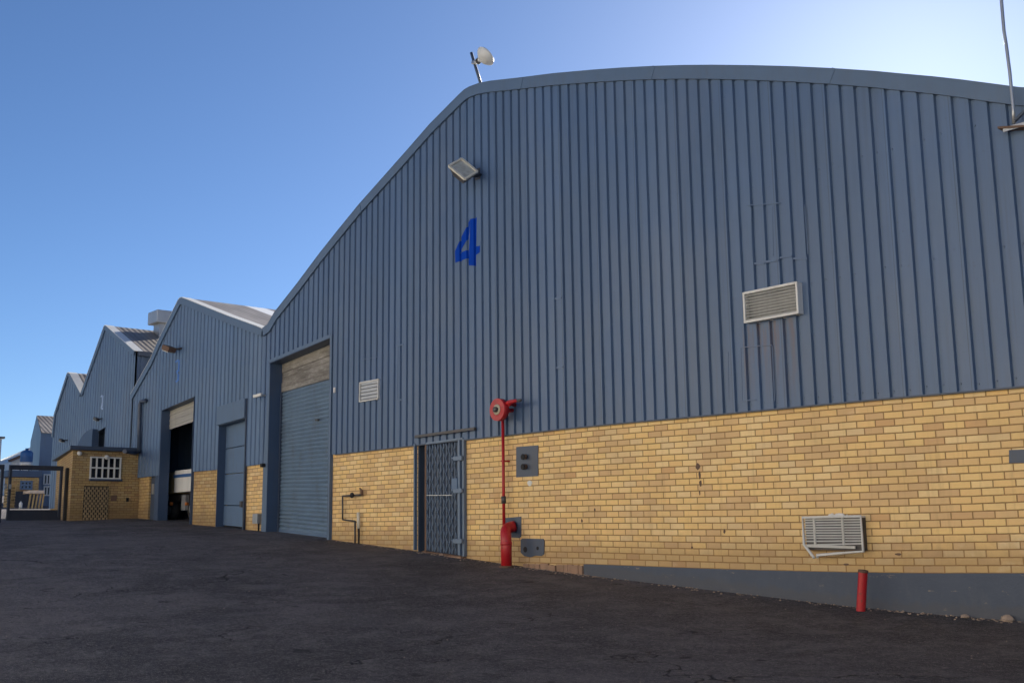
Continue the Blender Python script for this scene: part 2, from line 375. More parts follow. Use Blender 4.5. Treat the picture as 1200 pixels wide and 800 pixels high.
# ------------------------------------------------------------------ wall lines read along the facade
TOPL = [(1260,445),(1200,452),(1115,459),(1030,466),(945,474.5),(860,482.5),(780,490),(700,497),(620,506),(547,514),(490,520.5),(388,532),(309.5,543),(254,550),(225.5,551.8),(161,559.5),(100,565),(62,570)]
PLIN = [(1260,671),(1200,671),(1115,671.5),(1030,671),(945,669),(860,667),(780,664),(685,660.5)]
def curve(L):
    P = sorted([(at(*p).x, at(*p).z) for p in L])
    def f(x):
        if x <= P[0][0]: a, b = P[0], P[1]; return a[1]
        if x >= P[-1][0]: return P[-1][1]
        for a, b in zip(P, P[1:]):
            if x <= b[0]: return a[1]+(b[1]-a[1])*(x-a[0])/(b[0]-a[0])
    return f
def smooth(f, w=1.2):
    return lambda x: sum(f(x+w*(i-4)/4) for i in range(9))/9
ztop = smooth(curve(TOPL), .8); zpl_raw = smooth(curve(PLIN), .8)
def zpl(x): return zpl_raw(x)
XPL = at(685, 662).x
PITCH = .2056; XR = -5.0996            # left edge of a flute
def prof(x0, x1, deep=.038, front=-.062):
    out = []; k = math.floor((x0-XR)/PITCH)-1
    while True:
        b = XR+k*PITCH
        if b > x1: break
        out += [(b-.006, front), (b+.006, front+deep), (b+.048, front+deep), (b+.060, front)]; k += 1
    def yy(x):
        for (a, ya), (c, yc) in zip(out, out[1:]):
            if a <= x <= c: return ya+(yc-ya)*(x-a)/(c-a)
        return front
    pts = [(x0, yy(x0))]+[p for p in out if x0 < p[0] < x1]+[(x1, yy(x1))]
    return pts, yy
def interp(P):
    P = sorted(P)
    def f(x):
        if x <= P[0][0]: return P[0][1]
        if x >= P[-1][0]: return P[-1][1]
        for a, b in zip(P, P[1:]):
            if x <= b[0]: return a[1]+(b[1]-a[1])*(x-a[0])/max(1e-6, b[0]-a[0])
    return f
def cladding(name, x0, x1, zb, zt, holes, parent, mat, extra=None, deep=.038):
    # holes: (xa, xb, zlow or None, f_high)
    mb = MB(); brk = [x0]+sorted(h for q in holes for h in q[:2] if x0 < h < x1)+[x1]
    for A, B in zip(brk, brk[1:]):
        hl = [h for h in holes if h[0] <= (A+B)/2 <= h[1]]
        pts, _ = prof(A, B, deep)
        seg = []
        for (a, ya), (b, yb) in zip(pts, pts[1:]):
            spans = [(zb(a), zb(b), zt(a), zt(b))]
            for h in hl:
                new = []
                for s0a, s0b, s1a, s1b in spans:
                    if h[2] is None: new.append((h[3](a), h[3](b), s1a, s1b))
                    else: new += [(s0a, s0b, h[2](a), h[2](b)), (h[3](a), h[3](b), s1a, s1b)]
                spans = new
            for la, lb, ha, hb in spans:
                if ha-la < .005 and hb-lb < .005: continue
                mb.face([(a,ya,la),(b,yb,lb),(b,yb,hb),(a,ya,ha)])
    if extra: extra(mb)
    return mb.build(name, mat, parent)
def brickwall(name, x0, x1, parent, mat, zb=None, step=.4, zt=None, y=0, holes=[]):
    mb = MB(); brk = sorted(set([x0, x1]+[h for q in holes for h in q[:2]])); xs = []
    for A, B in zip(brk, brk[1:]):
        n = max(1, round((B-A)/step)); xs += [A+(B-A)*i/n for i in range(n)]
    xs.append(x1)
    def vv(x, z): return (z-zpl(x))/(ztop(x)-zpl(x))*24
    for a, b in zip(xs, xs[1:]):
        la, lb = (zb(a), zb(b)) if zb else (gz(a, 0)-.1, gz(b, 0)-.1)
        ha, hb = (zt(a), zt(b)) if zt else (ztop(a)+.06, ztop(b)+.06)
        spans = [(la, lb, ha, hb)]
        for h in holes:
            if h[0] <= (a+b)/2 <= h[1]: spans = [(la, lb, h[2], h[2]), (h[3], h[3], ha, hb)]
        for la, lb, ha, hb in spans:
            n = 3
            for i in range(n):
                q = [(a, la+(ha-la)*i/n), (b, lb+(hb-lb)*i/n), (b, lb+(hb-lb)*(i+1)/n), (a, la+(ha-la)*(i+1)/n)]
                mb.face([(x, y, z) for x, z in q], [(x/.25, vv(x, z)) for x, z in q])
    # end faces and thickness
    for x, s in ((x0, -1), (x1, 1)):
        lo = zb(x) if zb else gz(x, 0)-.1; hi = zt(x) if zt else ztop(x)+.06
        q = [(0, lo), (.22, lo), (.22, hi), (0, hi)]
        if s < 0: q = q[::-1]
        mb.face([(x, y+d, z) for d, z in q], [((x+d)/.25, vv(x, z)) for d, z in q])
    return mb.build(name, mat, parent)
def quadbrick(mb, p, q, z0a, z1a, z0b=None, z1b=None, uo=0):
    p = Vector(p); q = Vector(q); L = (q-p).length; z0b = z0a if z0b is None else z0b; z1b = z1a if z1b is None else z1b
    mb.face([(p.x,p.y,z0a),(q.x,q.y,z0b),(q.x,q.y,z1b),(p.x,p.y,z1a)], [(uo, z0a/.065),(uo+L/.19, z0b/.065),(uo+L/.19, z1b/.065),(uo, z1a/.065)])
def outline(pix): return [(at(*p).x, at(*p).z) for p in pix]
def flashing(mb, pts, wid, y0=-.10, y1=-.02, cap=None):
    n = len(pts); low = []
    for i, p in enumerate(pts):
        a = Vector(pts[max(i-1, 0)]); b = Vector(pts[min(i+1, n-1)]); d = (b-a).normalized(); nrm = Vector((d.y, -d.x))
        low.append((p[0]+nrm.x*wid, p[1]+nrm.y*wid))
    for i in range(n-1):
        a, b, c, d = pts[i], pts[i+1], low[i+1], low[i]
        mb.face([(d[0],y0,d[1]),(c[0],y0,c[1]),(b[0],y0,b[1]),(a[0],y0,a[1])])
        (cap or mb).hexa([(a[0],y0-.004,a[1]),(b[0],y0-.004,b[1]),(b[0],.16,b[1]),(a[0],.16,a[1])], [(a[0],y0-.004,a[1]+.014),(b[0],y0-.004,b[1]+.014),(b[0],.16,b[1]+.014),(a[0],.16,a[1]+.014)])
        mb.face([(d[0],y0,d[1]),(d[0],y1,d[1]),(c[0],y1,c[1]),(c[0],y0,c[1])])
    return low
def roofsheet(mb, pts, y0, y1, dz=.0):
    for a, b in zip(pts, pts[1:]):
        mb.face([(a[0],y0,a[1]+dz),(b[0],y0,b[1]+dz),(b[0],y1,b[1]+dz),(a[0],y1,a[1]+dz)])

# ------------------------------------------------------------------ MAIN SHED
O4 = outline([(312,385.5),(318,381),(326,367),(352.5,333.5),(378.8,298.5),(400,272),(425,241.5),(463,199),(480,180),(508,148),(542.5,113.4),(549,107.5),(555,104),(566,100),(580,97.3),(616,93.4),(653,88.8),(700,84.7),(735,82.3),(770,80.6),(805,79.6),(840,79.4),(887,80),(933,81.3),(980,83.6),(1030,87),(1065,90.4),(1100,93.6),(1130,97),(1170,102.3),(1200,106.3)])
xe, ze = O4[-1]
O4 += [(xe+1.6, ze-.62), (xe+3.6, ze-1.5), (xe+6.4, ze-2.9)]
XV = O4[0][0]; XE = O4[-1][0]
main = thing('warehouse', 'large blue-grey corrugated shed on yellow brick and blue numeral 4', 'warehouse', (XV, 0, g0(XV)), 'row of corrugated sheds')
zt4 = interp([(x, z-.05) for x, z in O4])
RDL, RDR = at(317, 540).x, at(388.5, 520).x              # roller door opening
rdt = interp([(RDL, at(317, 426).z), (RDR, at(389, 396).z)])
SDL, SDR = at(490, 580).x, at(545, 580).x                # security door opening
sdt = lambda x: ztop(x)-.02
def extra4(mb):
    yv = -.066
    def dash(px0, py0, px1, py1, h=.026):
        a, b = at(px0, py0, yv), at(px1, py1, yv); mb.bar(a, b, .012, h)
    for q in ((650,350,658,349),(652,431,660,430),(884,309,896,308.5),(897,307,912,305),(914,302,928,300),(930,303,946,302.5),(464,405,473,403.5),(465,469,471,468),(551,453,557,452)): dash(*q)
    for q in ((880,243,881,304),(943,240,947,298),(905,242,906,300),(853,412,854,468),(868,407,870,470),(905,405,908,470),(652,350,653.5,430),(466.5,405,465.5,468),(427,384,426,420),(442,381,441,417)):
        a, b = at(q[0], q[1], -.064), at(q[2], q[3], -.064); mb.bar(a, b, .012, .005)
    for q in ((868,407,905,404),(425,421,443,418),(868,470,886,468),(875,241,915,238)): dash(*q, h=.014)
    rnd = random.Random(5); k = 0; x = XR
    for k in range(-1, 84):
        xr = XR-k*PITCH+.029
        if RDL-.05 < xr < RDR+.05: continue
        for f in (.07, 1.55, 3.0, 4.4):
            z = ztop(xr)+f+rnd.uniform(-.015, .015)
            if z > zt4(xr)-.4 or (f > 1 and rnd.random() < .35): continue
            mb.box(xr-.009, xr+.007, -.036, -.022, z-.008, z+.008)
cladding('cladding', XV, XE, lambda x: ztop(x)-.015, zt4, [(RDL, RDR, None, rdt)], main, M['clad'], extra4)
brickwall('brick_wall', RDR, SDL, main, M['brick']); bw = brickwall('brick_wall', SDR, XE, main, M['brick'])
# drip strip under the cladding
mb = MB(); xs = [XV+i*(XE-XV)/60 for i in range(61)]
for a, b in zip(xs, xs[1:]):
    if b > RDL-.15 and a < RDR: continue
    mb.hexa([(a,-.068,ztop(a)-.03),(b,-.068,ztop(b)-.03),(b,.0,ztop(b)-.03),(a,.0,ztop(a)-.03)], [(a,-.068,ztop(a)-.012),(b,-.068,ztop(b)-.012),(b,.0,ztop(b)-.012),(a,.0,ztop(a)-.012)])
mb.build('drip_strip', M['darktrim'], main)
# painted plinth
mb = MB(); xs = [XPL+i*(XE-XPL)/40 for i in range(41)]
for a, b in zip(xs, xs[1:]):
    mb.hexa([(a,-.022,gz(a,0)-.2),(b,-.022,gz(b,0)-.2),(b,.01,gz(b,0)-.2),(a,.01,gz(a,0)-.2)], [(a,-.022,zpl(a)),(b,-.022,zpl(b)),(b,.01,zpl(b)),(a,.01,zpl(a))])
mb.build('plinth', M['plinth'], main)
# ragged exposed footing left of the plinth
mb = MB(); rnd = random.Random(11); x = XPL-1.35
while x < XPL-.02:
    wd = rnd.uniform(.08, .2); h = zpl(x)-.005-rnd.uniform(0, .03); mb.box(x, min(x+wd, XPL-.01), -.03-rnd.uniform(0, .03), .01, gz(x,0)-.1, max(h, gz(x,0)+.03)); x += wd+.006
mb.build('footing', M['kerbbrick'], main)
# verge flashing, in lengths with visible laps
mb = MB(); low = flashing(mb, O4, .185)
for px, py in ((772, 80.5), (980, 83.6), (616,93.4), (425,241.5)):
    p = at(px, py); i = min(range(len(O4)), key=lambda k: abs(O4[k][0]-p.x)); a, b = O4[i], low[i]
    mb.bar((a[0]+.03, -.103, a[1]+.005), (b[0], -.103, b[1]), .05, .008, up=(0,1,0))
mb.build('verge_flashing', M['trim'], main)
mb = MB(); roofsheet(mb, O4, .14, 30); roofsheet(mb, O4, .14, 30, -.08)
mb.build('roof', M['roof'], main)
mb = MB()
mb.face([(XE,0,ztop(XE)),(XE,30,ztop(XE)),(XE,30,O4[-1][1]),(XE,0,O4[-1][1])]); mb.face([(XE+.0,.22,-.9),(XE,30,-.9),(XE,30,ztop(XE)),(XE,.22,ztop(XE))])
for a, b in zip(O4, O4[1:]): mb.face([(a[0],30,g0(a[0])-.2),(b[0],30,g0(b[0])-.2),(b[0],30,b[1]),(a[0],30,a[1])])
mb.face([(XV,.3,g0(XV)-.1),(XV,30,g0(XV)-.1),(XV,30,O4[0][1]),(XV,.3,O4[0][1])])
mb.build('outer_wall', M['inner'], main)
# roller door: reveal, weathered panel, shutter
INS = .24
def reveal(xa, xb, f, parent, y1, zlow, mat, name='door_frame', fw=.07, lip=-.072):
    mb = MB()
    mb.hexa([(xa,lip,zlow(xa)),(xa+.012,lip,zlow(xa)),(xa+.012,y1,zlow(xa)),(xa,y1,zlow(xa))], [(xa,lip,f(xa)),(xa+.012,lip,f(xa)),(xa+.012,y1,f(xa)),(xa,y1,f(xa))])
    mb.hexa([(xb-.012,lip,zlow(xb)),(xb,lip,zlow(xb)),(xb,y1,zlow(xb)),(xb-.012,y1,zlow(xb))], [(xb-.012,lip,f(xb)),(xb,lip,f(xb)),(xb,y1,f(xb)),(xb-.012,y1,f(xb))])
    mb.hexa([(xa,lip,f(xa)-.014),(xb,lip,f(xb)-.014),(xb,y1,f(xb)-.014),(xa,y1,f(xa)-.014)], [(xa,lip,f(xa)),(xb,lip,f(xb)),(xb,y1,f(xb)),(xa,y1,f(xa))])
    return mb.build(name, mat, parent)
gfl = lambda x: gz(x, 0)-.03
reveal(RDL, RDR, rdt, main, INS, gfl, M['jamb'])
mb = MB()   # face trim: pier at the left, thin at the right, head
xl0 = at(311, 560).x
mb.hexa([(xl0,-.074,gfl(xl0)),(RDL,-.074,gfl(RDL)),(RDL,.0,gfl(RDL)),(xl0,.0,gfl(xl0))], [(xl0+.03,-.074,ztop(xl0)+.2),(RDL,-.074,rdt(RDL)+.0),(RDL,.0,rdt(RDL)+.0),(xl0+.03,.0,ztop(xl0)+.2)])
mb.hexa([(RDR,-.074,gfl(RDR)),(RDR+.07,-.074,gfl(RDR)),(RDR+.07,.0,gfl(RDR)),(RDR,.0,gfl(RDR))], [(RDR,-.074,rdt(RDR)+.06),(RDR+.07,-.074,rdt(RDR)+.06),(RDR+.07,.0,rdt(RDR)+.06),(RDR,.0,rdt(RDR)+.06)])
mb.hexa([(RDL-.05,-.078,rdt(RDL)),(RDR,-.078,rdt(RDR)),(RDR,.0,rdt(RDR)),(RDL-.05,.0,rdt(RDL))], [(RDL-.05,-.078,rdt(RDL)+.07),(RDR,-.078,rdt(RDR)+.07),(RDR,.0,rdt(RDR)+.07),(RDL-.05,.0,rdt(RDL)+.07)])
mb.build('door_trim', M['trim'], main)
PZ = interp([(RDL, at(325, 461, INS).z), (RDR, at(386, 443, INS).z)])
mb = MB(); rnd = random.Random(2); nb = 6
for i in range(nb):
    def zz(x, t): return PZ(x)+(rdt(x)-.0-PZ(x))*t
    t0, t1 = i/nb+.008, (i+1)/nb; yo = INS-rnd.uniform(0, .02)
    mb.hexa([(RDL+.013,yo,zz(RDL,t0)),(RDR-.013,yo,zz(RDR,t0)),(RDR-.013,INS+.05,zz(RDR,t0)),(RDL+.013,INS+.05,zz(RDL,t0))], [(RDL+.013,yo,zz(RDL,t1)),(RDR-.013,yo,zz(RDR,t1)),(RDR-.013,INS+.05,zz(RDR,t1)),(RDL+.013,INS+.05,zz(RDL,t1))])
mb.build('weathered_panel', M['weather'], main)
def shutter(xa, xb, top, bot, y, parent, mat, slat=.084, amp=.028):
    mb = MB(); n = round((top(xa)-bot(xa))/slat); sub = 5; P = []
    for i in range(n*sub+1):
        t = i/(n*sub); ph = (i % sub)/sub; P.append((t, -amp*math.sin(math.pi*min(1, ph*1.25)) if ph < .8 else amp*.35))
    for (t0, d0), (t1, d1) in zip(P, P[1:]):
        q = [(xa, t0, d0), (xb, t0, d0), (xb, t1, d1), (xa, t1, d1)]
        mb.face([(x, y+d, bot(x)+(top(x)-bot(x))*t) for x, t, d in q])
    return mb.build('shutter', mat, parent)
sh = shutter(RDL+.02, RDR-.02, lambda x: PZ(x), lambda x: gz(x, 0)+.04, INS+.01, main, M['shutter'])
mb = MB(); 
for x0, x1 in ((RDL+.013, RDL+.06), (RDR-.06, RDR-.013)):
    mb = MB(); mb.box(x0, x1, INS-.045, INS-.02, gfl(x0), PZ(x0)); mb.build('guide_rail', M['darktrim'], sh)
mb = MB(); mb.hexa([(RDL+.02,INS-.03,gfl(RDL)),(RDR-.02,INS-.03,gfl(RDR)),(RDR-.02,INS+.03,gfl(RDR)),(RDL+.02,INS+.03,gfl(RDL))], [(RDL+.02,INS-.03,gfl(RDL)+.09),(RDR-.02,INS-.03,gfl(RDR)+.09),(RDR-.02,INS+.03,gfl(RDR)+.09),(RDL+.02,INS+.03,gfl(RDL)+.09)])
mb.build('bottom_rail', M['panelblue'], sh)
mb = MB(); p = at(372, 492, INS-.03); mb.box(p.x-.05, p.x+.05, INS-.06, INS-.01, p.z-.02, p.z+.02); mb.build('lock', M['steel'], sh)
# numeral 4, painted over the corrugations
def painted(name, polys, parent, mat, lift=.0035, deep=.038):
    mb = MB(); xs = [p[0] for q in polys for p in q]; pts, yy = prof(min(xs)-.01, max(xs)+.01, deep)
    bx = [p[0] for p in pts]
    def clip(poly, X, keep):
        out = []
        for i in range(len(poly)):
            a, b = poly[i], poly[(i+1) % len(poly)]; ia = (a[0]-X)*keep >= 0; ib = (b[0]-X)*keep >= 0
            if ia: out.append(a)
            if ia != ib:
                t = (X-a[0])/(b[0]-a[0]); out.append((X, a[1]+(b[1]-a[1])*t))
        return out
    for q in polys:
        for xa, xb in zip(bx, bx[1:]):
            c = clip(q, xa, 1)
            if len(c) > 2: c = clip(c, xb, -1)
            if len(c) > 2: mb.face([(x, yy(x)-lift, z) for x, z in c])
    return mb.build(name, mat, parent)
def pz(l): return [(at(*p).x, at(*p).z) for p in l]
four = [pz(l) for l in ([(554.5,257.5),(562,255.5),(561,312),(552.5,311.5)], [(554.5,257.5),(553,276),(547.5,287),(543.5,279.5)], [(543.5,279.5),(547.5,287),(541.5,297.5),(536.5,295)],
                        [(536.5,295),(541.5,297.5),(552.8,292.5),(552.6,302.5),(537,308.5)], [(561.3,289.5),(566,288.5),(565.5,296.5),(561.2,299.5)])]
painted('number_four', four, main, M['blue4'])
# security door: inner door, folding lattice, frames
DY = .16
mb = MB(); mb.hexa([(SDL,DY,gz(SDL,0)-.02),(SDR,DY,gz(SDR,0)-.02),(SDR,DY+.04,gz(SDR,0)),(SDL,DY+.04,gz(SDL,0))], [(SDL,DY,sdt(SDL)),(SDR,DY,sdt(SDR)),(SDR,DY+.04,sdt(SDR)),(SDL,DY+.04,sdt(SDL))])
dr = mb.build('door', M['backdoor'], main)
mb = MB()
for xa in (SDL, SDR-.03):
    mb = MB(); mb.hexa([(xa,.0,gz(xa,0)-.02),(xa+.03,.0,gz(xa,0)-.02),(xa+.03,DY,gz(xa,0)-.02),(xa,DY,gz(xa,0)-.02)], [(xa,.0,sdt(xa)+.02),(xa+.03,.0,sdt(xa)+.02),(xa+.03,DY,sdt(xa)+.02),(xa,DY,sdt(xa)+.02)])
    mb.build('door_jamb', M['darktrim'], dr)
gate = thing('security_gate', 'blue folding lattice security gate pulled across the door in the brick wall', 'security gate', at(518, 648, -.05))
GL, GR = at(496, 580, -.06).x, at(541, 580, -.06).x
zb_ = lambda x: gz(x, 0)+.05
zt_ = lambda x: at(500+(x-GL)/(GR-GL)*41, 521.5-(x-GL)/(GR-GL)*4.5, -.06).z
lat = MB(); n = 11
xs = [GL+.12+(GR-GL-.22)*i/n for i in range(n+1)]
for i, x in enumerate(xs): lat.bar((x,-.06,zb_(x)), (x,-.06,zt_(x)), .018, .014)
rows = 7
for i in range(n):
    for r_ in range(rows*2):
        a, b = xs[i], xs[i+1]; H = zt_(a)-zb_(a)
        za = zb_(a)+H*(r_+(.0))/(rows*2); zb2 = zb_(b)+H*(r_+1)/(rows*2)
        if (i+r_) % 2: lat.bar((a,-.074,za), (b,-.074,zb2), .020, .006)
        else: lat.bar((a,-.070,zb_(a)+H*(r_+1)/(rows*2)), (b,-.070,zb_(b)+H*r_/(rows*2)), .020, .006)
lat.build('lattice', M['gateblue'], gate)
g = MB(); g.bar((GR-.03,-.075,zb_(GR)), (GR-.03,-.075,zt_(GR)+.03), .05, .05); g.bar((GR+.05,-.04,zb_(GR)-.02), (GR+.05,-.04,zt_(GR)+.06), .045, .06); g.build('closing_post', M['gateblue'], gate)
g = MB(); x = SDL-.005; g.bar((x,-.06,gz(x,0)+.02),(x,-.06,sdt(x)+.03), .03, .06); g.build('hinge_post', M['gateblue'], gate)
g = MB(); x = GL+.07; g.bar((x,-.05,gz(x,0)+.03),(x,-.05,sdt(x)+.0), .04, .03); g.build('rusty_post', M['rust'], gate)
g = MB(); g.bar((GL+.1,-.06,zt_(GL)+.03),(GR+.06,-.06,zt_(GR)+.05), .04, .035); g.build('head_rail', M['gateblue'], gate)
g = MB(); g.bar((GL,-.06,zb_(GL)-.03),(GR+.06,-.06,zb_(GR)-.03), .05, .02); g.build('floor_track', M['rust'], gate)
for py in (537, 575, 634):
    p = at(538, py, -.1); g = MB(); g.box(p.x-.14, p.x+.10, -.13, -.085, p.z-.035, p.z+.045); g.bar((p.x-.2,-.11,p.z+.02),(p.x,-.11,p.z), .03, .03); g.build('lock_box', M['gateblue'], gate, bevel=.008)
p = at(534, 566, -.1); g = MB(); g.box(p.x-.10, p.x+.06, -.12, -.08, p.z-.1, p.z+.09); g.build('lock_plate', M['panelblue'], gate, bevel=.006)
g = MB(); p = at(500, 580, -.085); q = at(530, 580, -.085); g.bar(p, q, .012, .012); g.build('cross_bar', M['galv'], gate)
p = at(487, 511.5, -.1); q = at(557, 502, -.1)
o = MB(); o.bar(p, q, .05, .05); c = tag(o.build('steel_rail', M['steel'], None, bevel=.004), 'rusty dark rail fixed to the cladding right above the lattice gate', 'rail')
# doorstep
mb = MB(); mb.box(SDL-.02, SDR+.02, -.12, .1, gz(SDL,0)-.2, gz(SDR,0)+.03); mb.build('doorstep', M['kerbbrick'], main)

# ------------------------------------------------------------------ SHED 2 (gable, left of the main shed)
O2 = outline([(157,462),(180,421),(189,400),(212.6,352.5),(214.5,350),(217,349),(222,350.8),(270,370),(305,382.5),(312,385.5)])
zt2 = interp([(x, z-.05) for x, z in O2])
s2 = thing('warehouse', 'pointed blue-grey shed with a half-open doorway, next to the shed with the numeral 4', 'warehouse', (O2[0][0], 0, g0(O2[0][0])), 'row of corrugated sheds')
X2 = O2[0][0]
AL, AR = at(190, 540).x, at(228, 540).x; at_ = interp([(AL, at(190, 481).z), (AR, at(228, 465).z)])
BL, BR = at(257.5, 560).x, at(289, 560).x; bt_ = interp([(BL, at(257.5, 499).z), (BR, at(289, 490).z)])
CL_, CR_ = at(174.5, 580).x, at(183, 580).x; ct_ = interp([(CL_, at(175, 558).z), (CR_, at(183, 557).z)])
zb2 = lambda x: ztop(x)-.015
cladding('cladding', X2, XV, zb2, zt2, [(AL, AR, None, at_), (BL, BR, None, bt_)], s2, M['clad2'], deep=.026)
XL2 = at(310.5, 590).x
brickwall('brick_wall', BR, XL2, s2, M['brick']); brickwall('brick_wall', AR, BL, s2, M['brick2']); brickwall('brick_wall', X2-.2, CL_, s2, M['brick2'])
mb = MB()   # blue painted pier between the small door and the doorway
mb.hexa([(CR_,-.05,gfl(CR_)),(AL,-.05,gfl(AL)),(AL,.1,gfl(AL)),(CR_,.1,gfl(CR_))], [(CR_,-.05,ztop(CR_)),(AL,-.05,ztop(AL)),(AL,.1,ztop(AL)),(CR_,.1,ztop(CR_))])
mb.build('painted_pier', M['jamb'], s2)
mb = MB(); mb.hexa([(CL_,.05,gfl(CL_)),(CR_,.05,gfl(CR_)),(CR_,.1,gfl(CR_)),(CL_,.1,gfl(CL_))], [(CL_,.05,ztop(CL_)),(CR_,.05,ztop(CR_)),(CR_,.1,ztop(CR_)),(CL_,.1,ztop(CL_))])
sdoor = mb.build('side_door', M['darktrim'], s2)
mb = MB(); p = at(182.5, 572); mb.box(p.x-.09, p.x+.05, -.075, -.052, p.z-.15, p.z+.12); mb.build('notice_plate', M['galv'], s2)
mb = MB(); cp = MB(); low = flashing(mb, O2, .18, cap=cp); cp.build('sunlit_edge', M['white'], s2); mb.build('verge_flashing', M['trim'], s2)  # white strip paints the sunlit top edge of the verge
mb = MB(); roofsheet(mb, O2, .14, 30); roofsheet(mb, O2, .14, 30, -.07); mb.build('roof', M['roof'], s2)
mb = MB()
for a, b in zip(O2, O2[1:]): mb.face([(a[0],30,g0(a[0])-.2),(b[0],30,g0(b[0])-.2),(b[0],30,b[1]),(a[0],30,a[1])])
mb.build('outer_wall', M['inner'], s2)
mb = MB(); mb.face([(AL-.3,3.5,g0(AL)-.1),(AR+.8,6.5,g0(AR)-.1),(AR+.8,6.5,O2[4][1]),(AL-.3,3.5,at_(AL)+.5)])
mb.build('partition_wall', M['inner'], s2)
mb = MB(); x = X2
for a, b in ((AL-2, AR+3),):
    mb.face([(a,.02,g0(a)+.012),(b,.02,g0(b)+.012),(b,8,g0(b)+.012),(a,8,g0(a)+.012)])
mb.build('shed_floor', M['floor'], s2)
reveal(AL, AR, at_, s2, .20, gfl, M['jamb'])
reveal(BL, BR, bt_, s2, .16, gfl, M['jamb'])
# half-raised shutter of the doorway
mb = MB()
zl = interp([(AL, at(196, 503.5, .16).z), (AR, at(227, 492, .16).z)])
for i in range(7):
    def zz(x, t): return zl(x)+(at_(x)-zl(x))*t
    t0, t1 = i/7, (i+1)/7-.012
    mb.hexa([(AL+.013,.16-.012*(i%2),zz(AL,t0)),(AR-.013,.16-.012*(i%2),zz(AR,t0)),(AR-.013,.19,zz(AR,t0)),(AL+.013,.19,zz(AL,t0))], [(AL+.013,.16,zz(AL,t1)),(AR-.013,.16,zz(AR,t1)),(AR-.013,.19,zz(AR,t1)),(AL+.013,.19,zz(AL,t1))])
mb.build('raised_shutter', M['beige'], s2)
# blue plank door with hood box
mb = MB()
hl = interp([(BL, at(256.5, 476, -.12).z), (BR, at(289.5, 466, -.12).z)]); e = .02
mb.hexa([(BL-e,-.12,bt_(BL)),(BR+e,-.12,bt_(BR)),(BR+e,.0,bt_(BR)),(BL-e,.0,bt_(BL))], [(BL-e,-.12,hl(BL)),(BR+e,-.12,hl(BR)),(BR+e,.0,hl(BR)),(BL-e,.0,hl(BL))])
mb.build('door_hood', M['trim'], s2, bevel=.008)
mb = MB(); zs = [0, .235, .49, .80, 1.0]
for a, b in zip(zs, zs[1:]):
    def zz(x, t): return bt_(x)+(gz(x,0)+.03-bt_(x))*t
    mb.hexa([(BL+.013,.12,zz(BL,b-.004)),(BR-.013,.12,zz(BR,b-.004)),(BR-.013,.16,zz(BR,b-.004)),(BL+.013,.16,zz(BL,b-.004))], [(BL+.013,.12,zz(BL,a+.004)),(BR-.013,.12,zz(BR,a+.004)),(BR-.013,.16,zz(BR,a+.004)),(BL+.013,.16,zz(BL,a+.004))])
pd = mb.build('panel_door', M['panelblue'], s2)
mb = MB(); p = at(285, 590, .1); mb.box(p.x-.05, p.x+.05, .03, .12, p.z-.08, p.z+.06); mb.build('door_handle', M['steel'], pd)
mb = MB(); mb.bar((BR+.03,-.07,gfl(BR)), (BR+.03,-.07,hl(BR)), .035, .03); mb.build('door_stop', M['darktrim'], s2)
# numeral on shed 2: a narrow hand-painted 3
def stroke(pix, wpx, dy):
    P = []
    for a, b in zip(pix, pix[1:]):
        if abs(a[0]-b[0]) < abs(a[1]-b[1]): P.append([(a[0]-wpx,a[1]),(a[0]+wpx,a[1]),(b[0]+wpx,b[1]),(b[0]-wpx,b[1])])
        else: P.append([(a[0],a[1]-dy),(b[0],b[1]-dy),(b[0],b[1]+dy),(a[0],a[1]+dy)])
    return [pz(q) for q in P]
painted('painted_number', stroke([(208.2,424),(212,422),(212.6,426),(212,434),(209.2,436),(211.4,438),(211.4,444),(210,447.5),(207.6,446)], .8, 1.2), s2, M['blue3'], deep=.026)

# ------------------------------------------------------------------ SHEDS 3 and 4
O3 = outline([(98,461),(125.6,382.5),(127,381.6),(129,383),(161.5,411.5)])
X3a, X3b = O3[0][0], O3[-1][0]
s3 = thing('warehouse', 'tall pointed shed with a square roof vent, rising behind the small brick guardhouse', 'warehouse', (X3a, 0, g0(X3a)), 'row of corrugated sheds')
zt3 = interp([(x, z-.05) for x, z in O3])
HL, HR = at(112, 520).x, at(125, 520).x; ht = interp([(HL, at(112, 508).z), (HR, at(125, 500.5).z)])
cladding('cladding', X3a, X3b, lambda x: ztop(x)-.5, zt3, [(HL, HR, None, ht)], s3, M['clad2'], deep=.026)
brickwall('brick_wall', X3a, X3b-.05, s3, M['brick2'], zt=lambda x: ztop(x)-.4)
mb = MB(); cp = MB(); flashing(mb, O3, .14, cap=cp); cp.build('sunlit_edge', M['white'], s3); mb.build('verge_flashing', M['trim'], s3)  # white painted in for the sun along the verge edge
mb = MB(); roofsheet(mb, O3, .14, 30); roofsheet(mb, O3, .14, 30, -.07); mb.build('roof', M['roof'], s3)
mb = MB(); zE = O3[-1][1]; y = .0; k = 0       # corrugated side wall facing right
while y < 30:
    st = .1
    ya, yb = y, y+st; da = .0 if k % 2 else .03
    mb.face([(X3b+.02-da,ya,g0(X3b)),(X3b+.02-da,yb,g0(X3b)),(X3b+.02-da,yb,zE-.1),(X3b+.02-da,ya,zE-.1)])
    mb.face([(X3b+.02,yb,g0(X3b)),(X3b-.01,yb,g0(X3b)),(X3b-.01,yb,zE-.1),(X3b+.02,yb,zE-.1)]); y += st; k += 1
mb.build('side_wall', M['clad'], s3)
mb = MB(); mb.box(X3b-.02, X3b+.14, .0, 30, zE-.14, zE-.01); mb.build('gutter', M['darktrim'], s3)
